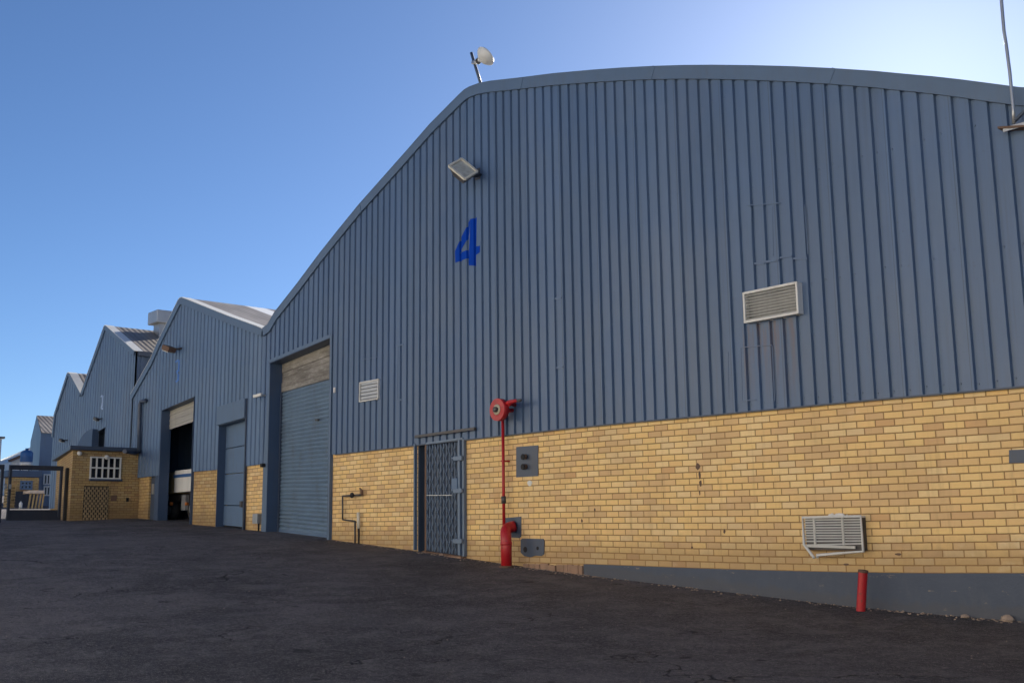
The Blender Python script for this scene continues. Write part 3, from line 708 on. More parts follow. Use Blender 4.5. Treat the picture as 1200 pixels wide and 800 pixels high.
mb = MB(); mb.face([(HL-.1,.6,g0(HL)),(HR+.1,.6,g0(HR)),(HR+.1,.6,ht(HR)+.2),(HL-.1,.6,ht(HL)+.2)]); mb.build('recessed_door', M['beige'], s3)
reveal(HL, HR, ht, s3, .25, gfl, M['darktrim'])
painted('painted_number', stroke([(120,465),(122.6,463.5),(122.8,471),(121,478.5),(123.4,479)], .6, 1.1), s3, M['pale2'], deep=.026)
# quarter-round hood left of that doorway
mb = MB(); c0 = at(116, 523, -.1); n = 10; c = at(116, 526); r_ = abs(at(99, 526).x-c.x); hz = at(116, 503).z-c.z
P = [(c.x, c.z)]+[(c.x-r_*math.cos(math.pi/2*i/n), c.z+hz*math.sin(math.pi/2*i/n)) for i in range(n+1)]
P = [(c.x, c.z-.8), (c.x-r_, c.z-.8)]+P[1:]
mb.prism(P, -.22, -.03); o = mb.build('curved_hood', M['jamb'], s3, bevel=.01)
# box vent on the roof ridge
rp = atx(192, 391, O3[2][0]+.45); yb = rp.y
v = thing('roof_vent', 'square capped metal vent standing on the far shed roof', 'vent', (O3[2][0]+.5, yb, O3[2][1]-.4))
def depthof(p): return (Vector(p)-CAMP).dot(Fv)
dep = depthof(v.location)
def sidebox(mb, pxa, pxb, pya, pyb, y0, half, x):     # box of depth 2*half round x
    a = at(pxa, pyb, y0); b = at(pxb, pya, y0); return a, b
a = at(184, 394, yb); b = at(199, 378, yb); xm = (a.x+b.x)/2
hw = .22; mb = MB(); mb.box(xm-hw, xm+hw, yb-hw, yb+hw, O3[2][1]-.7, b.z); mb.build('vent_shaft', M['galv'], v)
a2 = at(191, 379, yb); b2 = at(191, 366.5, yb); hw = .36
mb = MB(); mb.box(xm-hw, xm+hw, yb-hw, yb+hw, b.z+.002, b2.z+.0); mb.build('vent_cap', M['galv'], v, bevel=.02)
# the vent stands on the roof of shed 3

O4b = outline([(64,512),(66.7,486),(82,438),(83.5,436.6),(85.5,438),(98,461)])
s4 = thing('warehouse', 'narrow pointed shed beside the steel yard gate, lower than the vented shed next to it', 'warehouse', (O4b[0][0], 0, g0(O4b[0][0])), 'row of corrugated sheds')
Xa, Xb = O4b[0][0], O4b[-1][0]; ztb = interp([(x, z-.04) for x, z in O4b])
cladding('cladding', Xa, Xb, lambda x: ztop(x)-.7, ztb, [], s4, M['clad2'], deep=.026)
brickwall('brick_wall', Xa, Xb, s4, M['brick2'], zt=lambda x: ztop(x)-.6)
mb = MB(); cp = MB(); flashing(mb, O4b, .11, cap=cp); cp.build('sunlit_edge', M['white'], s4); mb.build('verge_flashing', M['trim'], s4)  # white verge strip stands in for sunlight on the edge
mb = MB(); roofsheet(mb, O4b, .14, 30); roofsheet(mb, O4b, .14, 30, -.07); mb.build('roof', M['roof'], s4)
mb = MB(); mb.face([(Xa,0,g0(Xa)-.1),(Xa,30,g0(Xa)-.1),(Xa,30,O4b[0][1]),(Xa,0,O4b[0][1])]); mb.build('side_wall', M['clad2'], s4)
for px0, px1, zz0, zz1, par in ((78,80,470,490,s4),):
    p = at(79, 497, -.15); q = at(79, 492, -.15)

# ------------------------------------------------------------------ SHED 5 in the yard, tank, office, clutter
C5 = atx(48, 507, -47.5); D5 = atx(35.8, 517, -53.0); PK = atx(43, 486.5, (-47.5*7-53*5)/12)
s5 = thing('warehouse', 'farthest shed beyond the gate, with a brown sunlit roof and white-framed openings', 'warehouse', (C5.x, C5.y, g0(C5.x)), 'row of corrugated sheds')
zc = g0(C5.x)-.3; BK = 12
mb = MB(); mb.face([(D5.x,D5.y,zc),(C5.x,C5.y,zc),(C5.x,C5.y,C5.z),(PK.x,PK.y,PK.z),(D5.x,D5.y,D5.z)]); mb.build('gable_wall', M['clad2'], s5)
mb = MB(); mb.face([(C5.x,C5.y,zc),(C5.x,C5.y+BK,zc),(C5.x,C5.y+BK,C5.z),(C5.x,C5.y,C5.z)]); sw = mb.build('side_wall', M['panelblue'], s5)
mb = MB(); mb.face([(C5.x+.1,C5.y,C5.z),(C5.x+.1,C5.y+BK,C5.z),(PK.x,PK.y+BK,PK.z),(PK.x,PK.y,PK.z)]); mb.face([(D5.x,D5.y,D5.z),(PK.x,PK.y,PK.z),(PK.x,PK.y+BK,PK.z),(D5.x,D5.y+BK,D5.z)]); mb.build('roof', M['roof'], s5)
def sidewindow(px0, px1, py0, py1, x, parent, cols, rows, fm, name='window', bar=.03, out=.04):
    a = atx(px0, py1, x); b = atx(px1, py0, x); y0, y1, z0, z1 = a.y, b.y, min(a.z, b.z), max(a.z, b.z)
    mb = MB()
    for i in range(cols+1):
        yy = y0+(y1-y0)*i/cols; mb.box(x+.01, x+out, yy-bar/2, yy+bar/2, z0-bar/2, z1+bar/2)
    for i in range(rows+1):
        zz = z0+(z1-z0)*i/rows; mb.box(x+.012, x+out+.002, y0-bar/2-.002, y1+bar/2+.002, zz-bar/2, zz+bar/2)
    f = mb.build(name, fm, parent)
    g = MB(); g.face([(x+.006,y0,z0),(x+.006,y1,z0),(x+.006,y1,z1),(x+.006,y0,z1)]); g.build('pane', M['glass'], f)
    return y0, y1, z0, z1
sidewindow(51, 58.5, 556, 567, C5.x, s5, 2, 1, M['white'], bar=.05); sidewindow(51, 58.5, 570, 580, C5.x, s5, 2, 1, M['white'], bar=.05)

def depth_rect(name, px0, px1, py0, py1, x, thick, mat, parent, bevel=0):     # block seen face-on, facing +x
    a = atx(px0, py1, x); b = atx(px1, py0, x); mb = MB(); mb.box(x-thick, x, a.y, b.y, min(a.z,b.z), max(a.z,b.z)); return mb.build(name, mat, parent, bevel=bevel)
XO = -46.4
oa = atx(12, 591, XO); ob = atx(46, 559, XO); gzo = g0(XO)
of = thing('yard_office', 'small yellow brick office with a dark roof under the blue tank beyond the gate', 'building', (XO, oa.y, gzo))
mb = MB(); za = atx(30, 575.5, XO).z; zt_o = atx(30, 558, XO).z
quadbrick(mb, (XO, oa.y), (XO, ob.y), za, zt_o); quadbrick(mb, (XO-.9, oa.y), (XO, oa.y), gzo-.2, zt_o); mb.build('brick_wall', M['brick2'], of)
mb = MB(); mb.box(XO-.9, XO-.02, oa.y, ob.y, gzo-.2, za); mb.build('lower_wall', M['gatedark'], of)
depth_rect('roof', 9, 50, 551.5, 558.5, XO+.12, 1.1, M['jamb'], of, .02)
sidewindow(24, 37, 564, 572.5, XO, of, 3, 2, M['panelblue'], bar=.07)
# tank on a stand on that roof
XT = XO-.42; ta = atx(23.5, 541, XT); tb = atx(38, 541, XT); tr = abs(tb.y-ta.y)/2; tc = Vector((XT, (ta.y+tb.y)/2, ta.z)); H = atx(30, 528, XT).z-ta.z
tk = thing('water_tank', 'dark blue round water tank with a pale band, raised above the yard office roof', 'tank', tc)
mb = MB(); mb.lathe(tc, (0,0,1), [(0, tr*.97),(.02, tr),(H*.45, tr),(H*.47, tr*1.02),(H*.5, tr),(H*.8, tr),(H*.9, tr*.92),(H*1.0, tr*.7),(H*1.05, tr*.3),(H*1.06, 0)]); mb.build('tank_body', M['tank'], tk)
mb = MB(); mb.lathe(tc+Vector((0,0,H*1.03)), (0,0,1), [(0,.06),(.06,.06),(.07,.075),(.09,.07),(.095,0)], 14); mb.build('tank_lid', M['tank'], tk)
mb = MB(); zb0 = atx(30, 545.5, XT).z; mb.lathe((tc.x,tc.y,zb0), (0,0,1), [(0,tr*1.01),(ta.z-zb0-.01,tr*1.01)]); mb.build('tank_base', M['white'], tk)
mb = MB(); zr = atx(30, 551, XT).z
for sx in (-.7, .7):
    for sy in (-.7, .7): mb.bar((XT+sx*tr, tc.y+sy*tr, zr), (XT+sx*tr, tc.y+sy*tr, zb0), .04, .04)
mb.box(XT-tr, XT+tr, tc.y-tr, tc.y+tr, zb0-.08, zb0-.005); mb.build('tank_stand', M['steel'], tk)
# pale building behind, white tower at the frame edge
XW = -75
wb = thing('pale_building', 'pale plastered building with a sloping roof edge behind the water tank', 'building', (XW, atx(18,560,XW).y, g0(XW)))
a, b = atx(10.5, 590, XW), atx(26, 531, XW); mb = MB(); mb.hexa([(XW-6,a.y,g0(XW)-.5),(XW,a.y,g0(XW)-.5),(XW,b.y+3,g0(XW)-.5),(XW-6,b.y+3,g0(XW)-.5)], [(XW-6,a.y,atx(11,541,XW).z),(XW,a.y,atx(11,541,XW).z),(XW,b.y+3,b.z+1.2),(XW-6,b.y+3,b.z+1.2)]); mb.build('wall', M['palewall'], wb)
mb = MB(); mb.bar((XW+.2,a.y-.2,atx(11,541,XW).z+.05), (XW+.2,b.y+3,b.z+1.3), .5, .15); mb.build('roof_edge', M['rust'], wb)
a, b = atx(-30, 590, -80), atx(2.2, 514, -80); tw = thing('white_tower', 'tall narrow white building at the left edge above the gate', 'building', (-80, b.y, g0(-80)))
mb = MB(); mb.box(-86, -80, a.y, b.y, g0(-80)-.5, b.z); mb.build('wall', M['palewall'], tw); mb = MB(); mb.box(-86.2, -79.8, a.y-.2, b.y+.15, b.z+.003, b.z+.15); mb.build('roof_cap', M['concrete'], tw)
# clutter in the yard
def stack(px0, px1, py0, x, label, mat, rows, seed, grp=None):
    a = atx(px0, 591, x); b = atx(px1, py0, x); z0 = gz(x, a.y)+.006; rnd = random.Random(seed); t = thing('timber_stack', label, 'timber', (x, a.y, z0)); H = (b.z-z0)/rows
    mb = MB(); W_ = (b.y-a.y)
    for r_ in range(rows):
        mb.box(x-.7+rnd.uniform(-.05,.05), x-.62, a.y, b.y, z0+r_*H, z0+r_*H+H*.3); mb.box(x-.1, x, a.y, b.y, z0+r_*H, z0+r_*H+H*.3)
        for k in range(5):
            yy = a.y+W_*k/5; mb.box(x-.8, x+.03+rnd.uniform(-.05,.05), yy+.01, yy+W_/5-.02+rnd.uniform(-.02,.01), z0+r_*H+H*.33, z0+r_*H+H*.95)
    mb.build('boards', mat, t)
stack(11, 19, 567, -44.6, 'tall stack of yellow timber pallets behind the left end of the gate', M['timber'], 8, 4)
XC = -44
t = thing('work_table', 'rough table of pale boards on crossed legs in the yard beyond the gate', 'table', (XC, atx(42,591,XC).y, gz(XC, 0)))
a, b = atx(34, 578, XC), atx(52, 574.5, XC); z0 = gz(XC, a.y)+.006
mb = MB(); mb.box(XC-.8, XC, a.y, b.y, a.z, b.z); mb.build('table_top', M['paletimber'], t, bevel=.02)
for f in (.06, .3, .52, .74, .94):
    mb = MB(); y0 = a.y+(b.y-a.y)*f; mb.bar((XC-.1,y0,z0),(XC-.1,y0+.06,a.z),.05,.05); mb.build('leg', M['timber'], t)
a, b = atx(23, 590, XC), atx(26, 583, XC); z0 = gz(XC, a.y)
mb = MB(); mb.lathe((XC,(a.y+b.y)/2,z0), (0,0,1), [(0,.05),(.01,.065),(.2,.065),(.22,.05),(.24,.025),(.27,.025),(.275,0)], 16); tag(mb.build('plastic_drum', M['white']), 'small white plastic drum on the ground between timber stack and table', 'drum')

# yard gate
XG = -30.1
def gp(px, py): return atx(px, py, XG)
yr, yl = gp(72, 600).y, gp(3, 600).y
def gate_leaf(y0, y1, label, both):
    t = thing('yard_gate', label, 'gate', (XG, y0, gz(XG, y0)), 'leaves of the yard gate')
    zt0, zt1 = gp(4, 545).z, gp(71, 550.5).z; zt = (zt0+zt1)/2; zb = gz(XG, (y0+y1)/2)+.07
    mb = MB()
    mb.bar((XG,y0,zt),(XG,y1,zt),.05,.12); mb.bar((XG,y0,zb+.02),(XG,y1,zb+.02),.05,.10)
    for yy in (y0+.04, y1-.04): mb.bar((XG,yy,zb-.03),(XG,yy,zt+.04),.08,.06)
    mb.build('gate_frame', M['gatedark'], t)
    mb = MB(); mb.box(XG-.01, XG+.01, y0+.08, y1-.08, zb+.06, zb+.24); mb.build('kick_plate', M['gatedark'], t)
    mb = MB(); mb.bar((XG+.03,(y0 if both else y1)+.04,zt-.5),(XG+.08,(y0 if both else y1)+.04,zt-.5),.05,.12); mb.build('latch', M['galv'], t)
    return t
gate_leaf(yl+.09, yr-.02, 'black steel yard gate leaf closest to the guardhouse', True)
gate_leaf(yl-1.75, yl-.03, 'black steel yard gate leaf cut by the left edge', False)
for yy, lab in ((yr+.09, 'black gate post standing against the guardhouse corner'),):
    mb = MB(); mb.bar((XG,yy,gz(XG,yy)-.1),(XG,yy,gp(75,548).z),.08,.08); tag(mb.build('gate_post', M['rubber'], None, bevel=.006), lab, 'gate post')

# ------------------------------------------------------------------ guardhouse
A = at(81.3, 607.5, -1.82); A = Vector((A.x, -1.82, 0)); B_ = None
XA = A.x
d = ray(67.5, 533); t_ = 34.3/ (d.length); Bp = CAMP+d.normalized()*36.0
Bx = Vector((Bp.x, Bp.y, 0))
def zat(px, py, P): # height on the vertical through P seen at py
    dr = ray(px, py); k = (P.x-CAMP.x)/dr.x; return (CAMP+dr*k).z
zA = zat(81.3, 527, A); zBt = zA
gh = thing('guardhouse', 'small flat-roofed yellow brick guardhouse with a white window and honeycomb brick panel', 'guardhouse', (XA, -1.82, gz(XA, -1.82)))
zg = gz(XA, -1.82)-.1
mb = MB(); quadbrick(mb, (Bx.x, Bx.y), (XA, -1.82), zg-.3, zA); quadbrick(mb, (XA, -1.82), (XA, -.002), zg, zA, uo=5.5)
mb.face([(Bx.x,Bx.y,zg-.3),(Bx.x,Bx.y,zA),(Bx.x,-.002,zA),(Bx.x,-.002,zg-.3)], [(0,0),(0,20),(6,20),(6,0)])
mb.build('brick_wall', M['brick3'], gh)
mb = MB(); e = .12; zS = zat(81.3, 522, A)
lo = [(Bx.x-e,Bx.y-e,zA+.002),(XA+e,-1.82-e,zA+.002),(XA+e,-.1,zA+.002),(Bx.x-e,-.1,zA+.002)]
mb.hexa(lo, [(x,y,zS) for x,y,z in lo]); mb.build('roof_slab', M['darktrim'], gh, bevel=.01)
sidewindow(105, 141, 536.5, 560, XA, gh, 5, 2, M['white'], bar=.035, out=.05)
a = atx(104, 563, XA); b = atx(142, 561, XA); mb = MB(); mb.box(XA, XA+.09, a.y, b.y, a.z, a.z+.05); mb.build('window_sill', M['darktrim'], gh)
mb = MB(); a = atx(97, 606, XA); b = atx(127, 570.5, XA); nr, nc = 13, 6; z0, z1 = zg+.12, b.z   # honeycomb brick panel
for r_ in range(nr):
    for c_ in range(nc+1):
        yy = a.y+(b.y-a.y)*(c_+(.5 if r_ % 2 else 0))/nc; hh = (z1-z0)/nr; zz = z0+hh*r_
        ya, yb2 = max(a.y, yy-.5*.62*(b.y-a.y)/nc), min(b.y, yy+.5*.62*(b.y-a.y)/nc)
        if yb2 > ya+.01: mb.box(XA-.02, XA+.045, ya, yb2, zz+.003, zz+hh-.003)
mb.build('honeycomb_brick', M['honey'], gh)
mb = MB(); mb.box(XA, XA+.012, a.y-.01, b.y+.01, z0, z1+.02); mb.build('panel_hole_shade', M['dark'], gh)  # black sheet painting the shade inside the honeycomb holes
mb = MB(); a = atx(129.5, 587, XA); b = atx(136.5, 580, XA); mb.box(XA, XA+.03, a.y, b.y, a.z, b.z); mb.build('vent_brick', M['rust'], gh)
mb = MB(); a = atx(147.5, 587.5, XA); b = atx(150, 583, XA); mb.box(XA, XA+.06, a.y, b.y, a.z, b.z); mb.build('tap_box', M['dark'], gh)
for px, py in ((92.5, 530.5), (124.5, 535)):
    p = atx(px, py, XA+.05); mb = MB(); mb.lathe(p, (1,0,-.3), [(-.05,.03),(0,.05),(.07,.06),(.09,.04),(.1,0)], 12); mb.build('wall_lamp', M['white'], gh)
p0 = atx(143, 527.5, XA+.3)
# drain pipe by the guardhouse
mb = MB(); P = [at(174,469,-.03), at(171,469,-.12), at(165.5,470,-.14), at(164,474,-.14), at(163.2,500,-.14), at(162.8,529,-.14), at(158,530.5,-.2), at(146,528.5,-1.0)]
mb.tube(P, .055, 10); tag(mb.build('drain_pipe', M['darktrim']), 'dark blue drainpipe running down the pointed shed beside the guardhouse roof', 'pipe')

# ------------------------------------------------------------------ truck inside the doorway
XTk = -29.2
tkx = lambda px, py, y: at(px, py, y)
Y1 = .42
tr_ = thing('truck', 'white-bodied truck parked in the dark behind the half-open doorway', 'truck', (at(212,600,Y1).x, Y1, g0(-29)))
a, b = at(203.5, 577, Y1), at(225, 549, Y1); mb = MB(); mb.box(a.x, b.x+.1, Y1, Y1+3, a.z, b.z); mb.build('cargo_body', M['white'], tr_, bevel=.02)
mb = MB(); a2, b2 = at(203, 553.5, Y1-.01), at(225, 550.5, Y1-.01); mb.box(a.x-.01, b.x+.11, Y1-.02, Y1-.004, b2.z-.16, b2.z-.08); mb.build('side_stripe', M['tank'], tr_)
a3, b3 = at(195, 579, Y1), at(203, 551, Y1); mb = MB(); mb.box(a.x-.9, a.x-.06, Y1+.1, Y1+2.6, a.z-.02, b.z-.02); mb.build('cab', M['timber'], tr_, bevel=.05)
mb = MB(); zf = g0(a.x); mb.box(a.x-.85, b.x+.1, Y1+.25, Y1+2.5, a.z-.22, a.z-.03); mb.build('chassis', M['steel'], tr_)
mb = MB(); mb.box(b.x-.62, b.x-.38, Y1+.02, Y1+.12, zf+.25, a.z-.08); mb.build('mudguard', M['galv'], tr_)
for xx in (a.x-.5, b.x-.18):
    mb = MB(); mb.lathe((xx, Y1+.1, zf+.27), (0,1,0), [(0,.16),(.01,.26),(.2,.26),(.21,.16)], 20); wh = mb.build('wheel', M['rubber'], tr_)
    mb = MB(); mb.lathe((xx, Y1+.085, zf+.27), (0,1,0), [(0,.05),(.01,.13),(.05,.13)], 16); mb.build('wheel_rim', M['galv'], wh)
for px in (200.5, 218.5):
    p = at(px, 590, Y1-.02); mb = MB(); mb.lathe((p.x, Y1-.06, p.z), (0,1,0), [(0,.02),(.01,.045),(.08,.045)], 12); mb.build('side_lamp', M['orange'], tr_)

# ------------------------------------------------------------------ wall-mounted things on the main shed
def louvre(name, pix, proud, label, cat, slats, angle, frm=.03, vert=0, group=None, smat='white'):
    c = [at(*p, -proud) for p in pix]                  # tl, tr, br, bl
    xa = (c[0].x+c[3].x)/2; xb = (c[1].x+c[2].x)/2; zt = (c[0].z+c[1].z)/2; zb = (c[2].z+c[3].z)/2
    t = thing(name, label, cat, ((xa+xb)/2, -.05, zb), group)
    mb = MB(); y0, y1 = -proud, -.046
    mb.box(xa, xb, y1-.03, y1, zb, zt); mb.build('back_plate', M['galv'], t)
    mb = MB(); f = frm
    mb.box(xa-.0, xb, y0, y1, zt, zt+f); mb.box(xa, xb, y0, y1, zb-f, zb); mb.box(xa-f, xa, y0, y1, zb-f, zt+f); mb.box(xb, xb+f, y0, y1, zb-f, zt+f)
    mb.build('frame', M['white'], t, bevel=.004)
    mb = MB()
    for i in range(slats):
        z = zb+(zt-zb)*(i+.5)/slats; h = (zt-zb)/slats*.40
        mb.hexa([(xa,y0+.006,z-h*.9),(xb,y0+.006,z-h*.9),(xb,y0+.010,z-h*.9),(xa,y0+.010,z-h*.9)], [(xa,y0+.045,z+h*.5),(xb,y0+.045,z+h*.5),(xb,y0+.049,z+h*.5),(xa,y0+.049,z+h*.5)])
    mb.build('louvre_slats', M[smat], t)
    for i in range(vert):
        x = xa+(xb-xa)*(i+1)/(vert+1); mb = MB(); mb.box(x-.015, x+.015, y0+.03, y0+.06, zb, zt); mb.build('mullion', M['grille'], t)
    return t, xa, xb, zb, zt
louvre('air_conditioner', [(872.5,344.5),(932,333),(933,365.5),(873,375)], .17, 'white-framed louvred air conditioner high on the corrugated wall', 'air conditioner', 9, 0)
louvre('wall_vent', [(421,449),(442,445.5),(442.5,466.5),(421.5,469)], .10, 'small grey wall vent between the tall roller door and the lattice gate', 'vent', 5, 0, frm=.022, smat='galv')
# low air conditioner with a bent lower frame
c = [at(*p, -.12) for p in ((943,607),(1009,607),(1009,646),(943,642))]
xa, xb, zt, zb = (c[0].x+c[3].x)/2, (c[1].x+c[2].x)/2, c[0].z, c[3].z
t = thing('air_conditioner', 'grey slatted air conditioner low in the brick wall, its bottom frame bent loose', 'air conditioner', ((xa+xb)/2, -.02, zb))
mb = MB(); mb.box(xa, xb, -.09, .005, zb-.02, zt); mb.build('casing', M['steel'], t)
mb = MB(); n = 10
for i in range(n):
    f = (i+.5)/n; z = zb+.045+(zt-zb-.05)*f; sag = max(0, .03*(1-f*5)) if f < .2 else 0
    mb.hexa([(xa,-.118,z-.010-sag),(xb,-.118,z-.010),(xb,-.112,z-.010),(xa,-.112,z-.010-sag)], [(xa,-.104,z+.009-sag),(xb,-.104,z+.009),(xb,-.096,z+.009),(xa,-.096,z+.009-sag)])
mb.build('grille_slats', M['grille'], t)
for fx in (.17, .68):
    x = xa+(xb-xa)*fx; mb = MB(); mb.box(x-.014, x+.014, -.112, -.092, zb+.04, zt); mb.build('mullion', M['grille'], t)
mb = MB(); fw = .03; Y = -.125
mb.tube([(xa+.16,Y-.06,zb-.115),(xa+.10,Y-.05,zb-.05),(xa-.015,Y,zb+.045),(xa-.015,Y,zt+.01),(xb+.015,Y,zt+.015),(xb+.02,Y,zb-.03),(xb-.3,Y-.01,zb-.055),(xb-.6,Y-.03,zb-.08),(xa+.2,Y-.05,zb-.105)], .017, 8); mb.build('bent_frame', M['white'], t)
mb = MB(); mb.box(xa, xb, Y-.005, 0, zt, zt+.02); mb.build('top_frame', M['white'], t)
mb = MB(); mb.bar((xa+.04,Y-.015,zb+.03),(xb-.08,Y-.005,zb+.015),.02,.03); mb.build('loose_strip', M['grille'], t)
rnd = random.Random(9); mb = MB()
for i in range(16):
    x = xa+(xb-xa)*(.40+.34*rnd.random()); r_ = rnd.uniform(.012, .028); mb.lathe((x,-.03,zt+.02), (0,-.2,1), [(0,r_),(r_*.6,r_*1.1),(r_*1.3,r_*.6),(r_*1.5,0)], 7)
mb.build('foam_filler', M['palewall'], t)

# floodlight
t = thing('floodlight', 'weathered glass-fronted floodlight jutting from the wall above the numeral 4', 'floodlight', at(561, 205, -.05))
Cc = at(543.5, 198, -.42); 
fa, fb, fc, fd = [Vector(v) for v in (at(526,195.5,-.62), at(541,187,-.30), at(559,202,-.22), at(545,211,-.52))]
# lamp head: a shallow tapered box, glass underneath facing down and outward
cen = (fa+fb+fc+fd)/4; e1 = ((fb-fa)+(fc-fd))/2; e2 = ((fd-fa)+(fc-fb))/2; nn = e1.cross(e2).normalized()
if nn.dot(CAMP-cen) < 0: nn = -nn
cor = [cen-e1/2-e2/2, cen+e1/2-e2/2, cen+e1/2+e2/2, cen-e1/2+e2/2]
mb = MB(); back = [cen+(q-cen)*.62-nn*.16 for q in cor]
for i in range(4): mb.face([cor[i], cor[(i+1)%4], back[(i+1)%4], back[i]])
mb.face(back); mb.build('lamp_housing', M['steel'], t, weld=2)
mb = MB()
for i in range(4): mb.bar(cor[i]+nn*.012, cor[(i+1)%4]+nn*.012, .04, .035, up=nn)
mb.build('lamp_rim', M['cream'], t)
mb = MB(); mb.face([cen+(q-cen)*.95+nn*.004 for q in cor]); mb.build('lamp_glass', M['lglass'], t)
mb = MB(); mb.tube([cen-nn*.12, at(558,206,-.2), at(563,205,-.05)], .03, 8); mb.box(at(563,205).x-.07, at(563,205).x+.07, -.075, -.044, at(563,205).z-.1, at(563,205).z+.1); mb.build('bracket', M['steel'], t)

# small floodlight over shed 2 and on shed 3/4, cameras
def small_lamp(px, py, L, label, name='floodlight', cat='floodlight', mat='rust', sc=1.0):
    w_ = at(px, py, -.04); t = thing(name, label, cat, w_); q = w_+Vector((-.16*sc, -.30*sc, -.02))
    mb = MB(); mb.bar(q+Vector((-.13,-.04,.05))*sc, q+Vector((.13,.04,-.05))*sc, .24*sc, .13*sc); mb.build('lamp_housing', M[mat], t, bevel=.01)
    mb = MB(); o_ = Vector((.02,-.02,-.055))*sc; mb.bar(q+Vector((-.11,-.03,.04))*sc+o_*1.5, q+Vector((.11,.03,-.04))*sc+o_*1.5, .20*sc, .012); mb.build('lamp_glass', M['lglass'], t)
    mb = MB(); mb.tube([w_, w_+Vector((-.12,-.2,-.04))*sc, q], .028*sc, 8); mb.build('bracket', M['steel'], t)
small_lamp(214, 408, 0, 'rusty floodlight on the pointed shed just above its faded blue numeral')
small_lamp(121, 490, 0, 'little dark lamp under the pale numeral on the vented shed', sc=.55, mat='steel')
small_lamp(80, 515, 0, 'little dark lamp on the narrow shed above the guardhouse corner', sc=.55, mat='steel')
def cctv(px, py, label, s=1):
    p = at(px, py, -.05); t = thing('security_camera', label, 'security camera', p, )
    mb = MB(); mb.tube([p, p+Vector((-.04,-.12,.0))], .02*s, 8); mb.build('bracket', M['white'], t)
    mb = MB(); q = p+Vector((-.04,-.12,.0)); mb.bar(q+Vector((.06,.02,.01)), q+Vector((-.18,-.05,-.02)), .07*s, .07*s); mb.build('camera_body', M['white'], t, bevel=.01)
cctv(311, 463, 'small white camera on the cladding left of the tall roller door')
p = at(393.3, 457, -.05); mb = MB(); mb.box(p.x-.03, p.x+.03, -.09, -.047, p.z-.055, p.z+.055); tag(mb.build('junction_box', M['white'], None, bevel=.008), 'tiny white box on the cladding right of the tall roller door', 'junction box')
p = at(310, 545, -.07); mb = MB(); mb.box(p.x-.05, p.x+.05, -.16, -.067, p.z-.04, p.z+.04); tag(mb.build('door_switch', M['dark'], None, bevel=.008), 'small black box on the blue pier left of the tall roller door', 'switch')

# satellite / radio dish on the roof
b0 = at(566, 101, .1); b0.z -= .1; tp = at(552.3, 62, .0)
t = thing('dish_antenna', 'small white dish antenna on a leaning steel mast at the roof corner', 'antenna', b0)
mb = MB(); mb.tube([b0, tp], .028, 10); mb.build('mast', M['darktrim'], t)
dc = at(568.5, 66.5, -.12); ax = (Rv*.62+Uv*.62-Fv*(-.35)).normalized()
mb = MB(); rr = .185; mb.lathe(dc, ax, [(-.10,.03),(-.095,.08),(-.07,.12),(-.03,.16),(.0,rr),(.012,rr+.006),(.03,rr-.005),(.05,rr*.8),(.065,rr*.4),(.07,0)], 32); mb.build('dish', M['white'], t)
mk = at(557, 73.5, 0); mb = MB(); mb.tube([mk, mk+(dc-mk)*.45, dc-ax*.09], [.035,.045,.05], 10); mb.build('dish_bracket', M['white'], t)
mb = MB(); q = mk+(dc-mk)*.45; mb.lathe(q-ax*.06, ax, [(0,.055),(.09,.055)], 12); mb.build('radio_unit', M['steel'], t)
mb = MB(); mb.bar(mk-Rv*.07, mk+Rv*.07, .05, .05); mb.build('clamp', M['galv'], t)

# wire mast and shelf at the right edge
t = thing('wire_mast', 'thin wobbly mast pole rising above the roof at the right edge, on a steel shelf', 'mast', at(1188, 144, -.2))
pp = [at(1188,145,-.2), at(1187.5,128,-.2), at(1184.5,97,-.2), at(1183.5,86,-.2), at(1179.5,55,-.2), at(1176.5,36,-.2), at(1173.5,0,-.2), at(1166,-80,-.2), at(1150,-230,-.2)]
mb = MB(); mb.tube(pp, .019, 8); mb.build('mast_pole', M['galv'], t)
mb = MB(); q0, q1 = at(1163,148,-.32), at(1262,142,-.32); mb.hexa([(q0.x,-.20,q0.z),(q1.x,-.20,q1.z+.0),(q1.x,-.046,q1.z+.0),(q0.x,-.046,q0.z)], [(q0.x,-.20,q0.z+.025),(q1.x,-.20,q1.z+.025),(q1.x,-.046,q1.z+.025),(q0.x,-.046,q0.z+.025)]); mb.build('shelf', M['rust'], t)
mb = MB(); mb.box(q0.x+.05, q1.x, -.185, -.17, q0.z-.05, q0.z-.003); mb.build('shelf_edge', M['galv'], t)
mb = MB(); mb.tube([at(1189,142,-.2), at(1203,128,-.12), at(1216,117,-.1)], .02, 8); mb.build('strut', M['darktrim'], t)

# hose reel and its pipe
p = at(585.5, 480, -.30)
t = thing('hose_reel', 'round red hose reel with a pale hub on the cladding above the thin red pipe', 'hose reel', at(590, 482, -.05))
ax = Vector((.05,-1,0)).normalized(); ax = (CAMP-p).normalized()*.35+Vector((-.25,-.8,0)); ax.z = 0; ax.normalize()
rr = .235
mb = MB(); mb.lathe(p-ax*.11, ax, [(0,.05),(.0,rr),(.015,rr+.012),(.035,rr),(.05,rr*.78),(.05,0.05)], 36)
mb.lathe(p-ax*.05, ax, [(0,rr*.78),(.11,rr*.78)], 30)
mb.lathe(p+ax*.03, ax, [(0,.05),(.0,rr),(.015,rr+.012),(.035,rr),(.036,rr*.8),(.02,rr*.55),(.02,.02)], 36); mb.build('reel_drum', M['red'], t)
mb = MB(); mb.lathe(p+ax*.052, ax, [(0,.085),(.012,.09),(.02,.08),(.02,.01)], 24); mb.build('reel_hub', M['hub'], t)
mb = MB(); mb.lathe(p+ax*.074, ax, [(0,.045),(.04,.045),(.045,.02)], 14); mb.build('hub_cap', M['steel'], t)
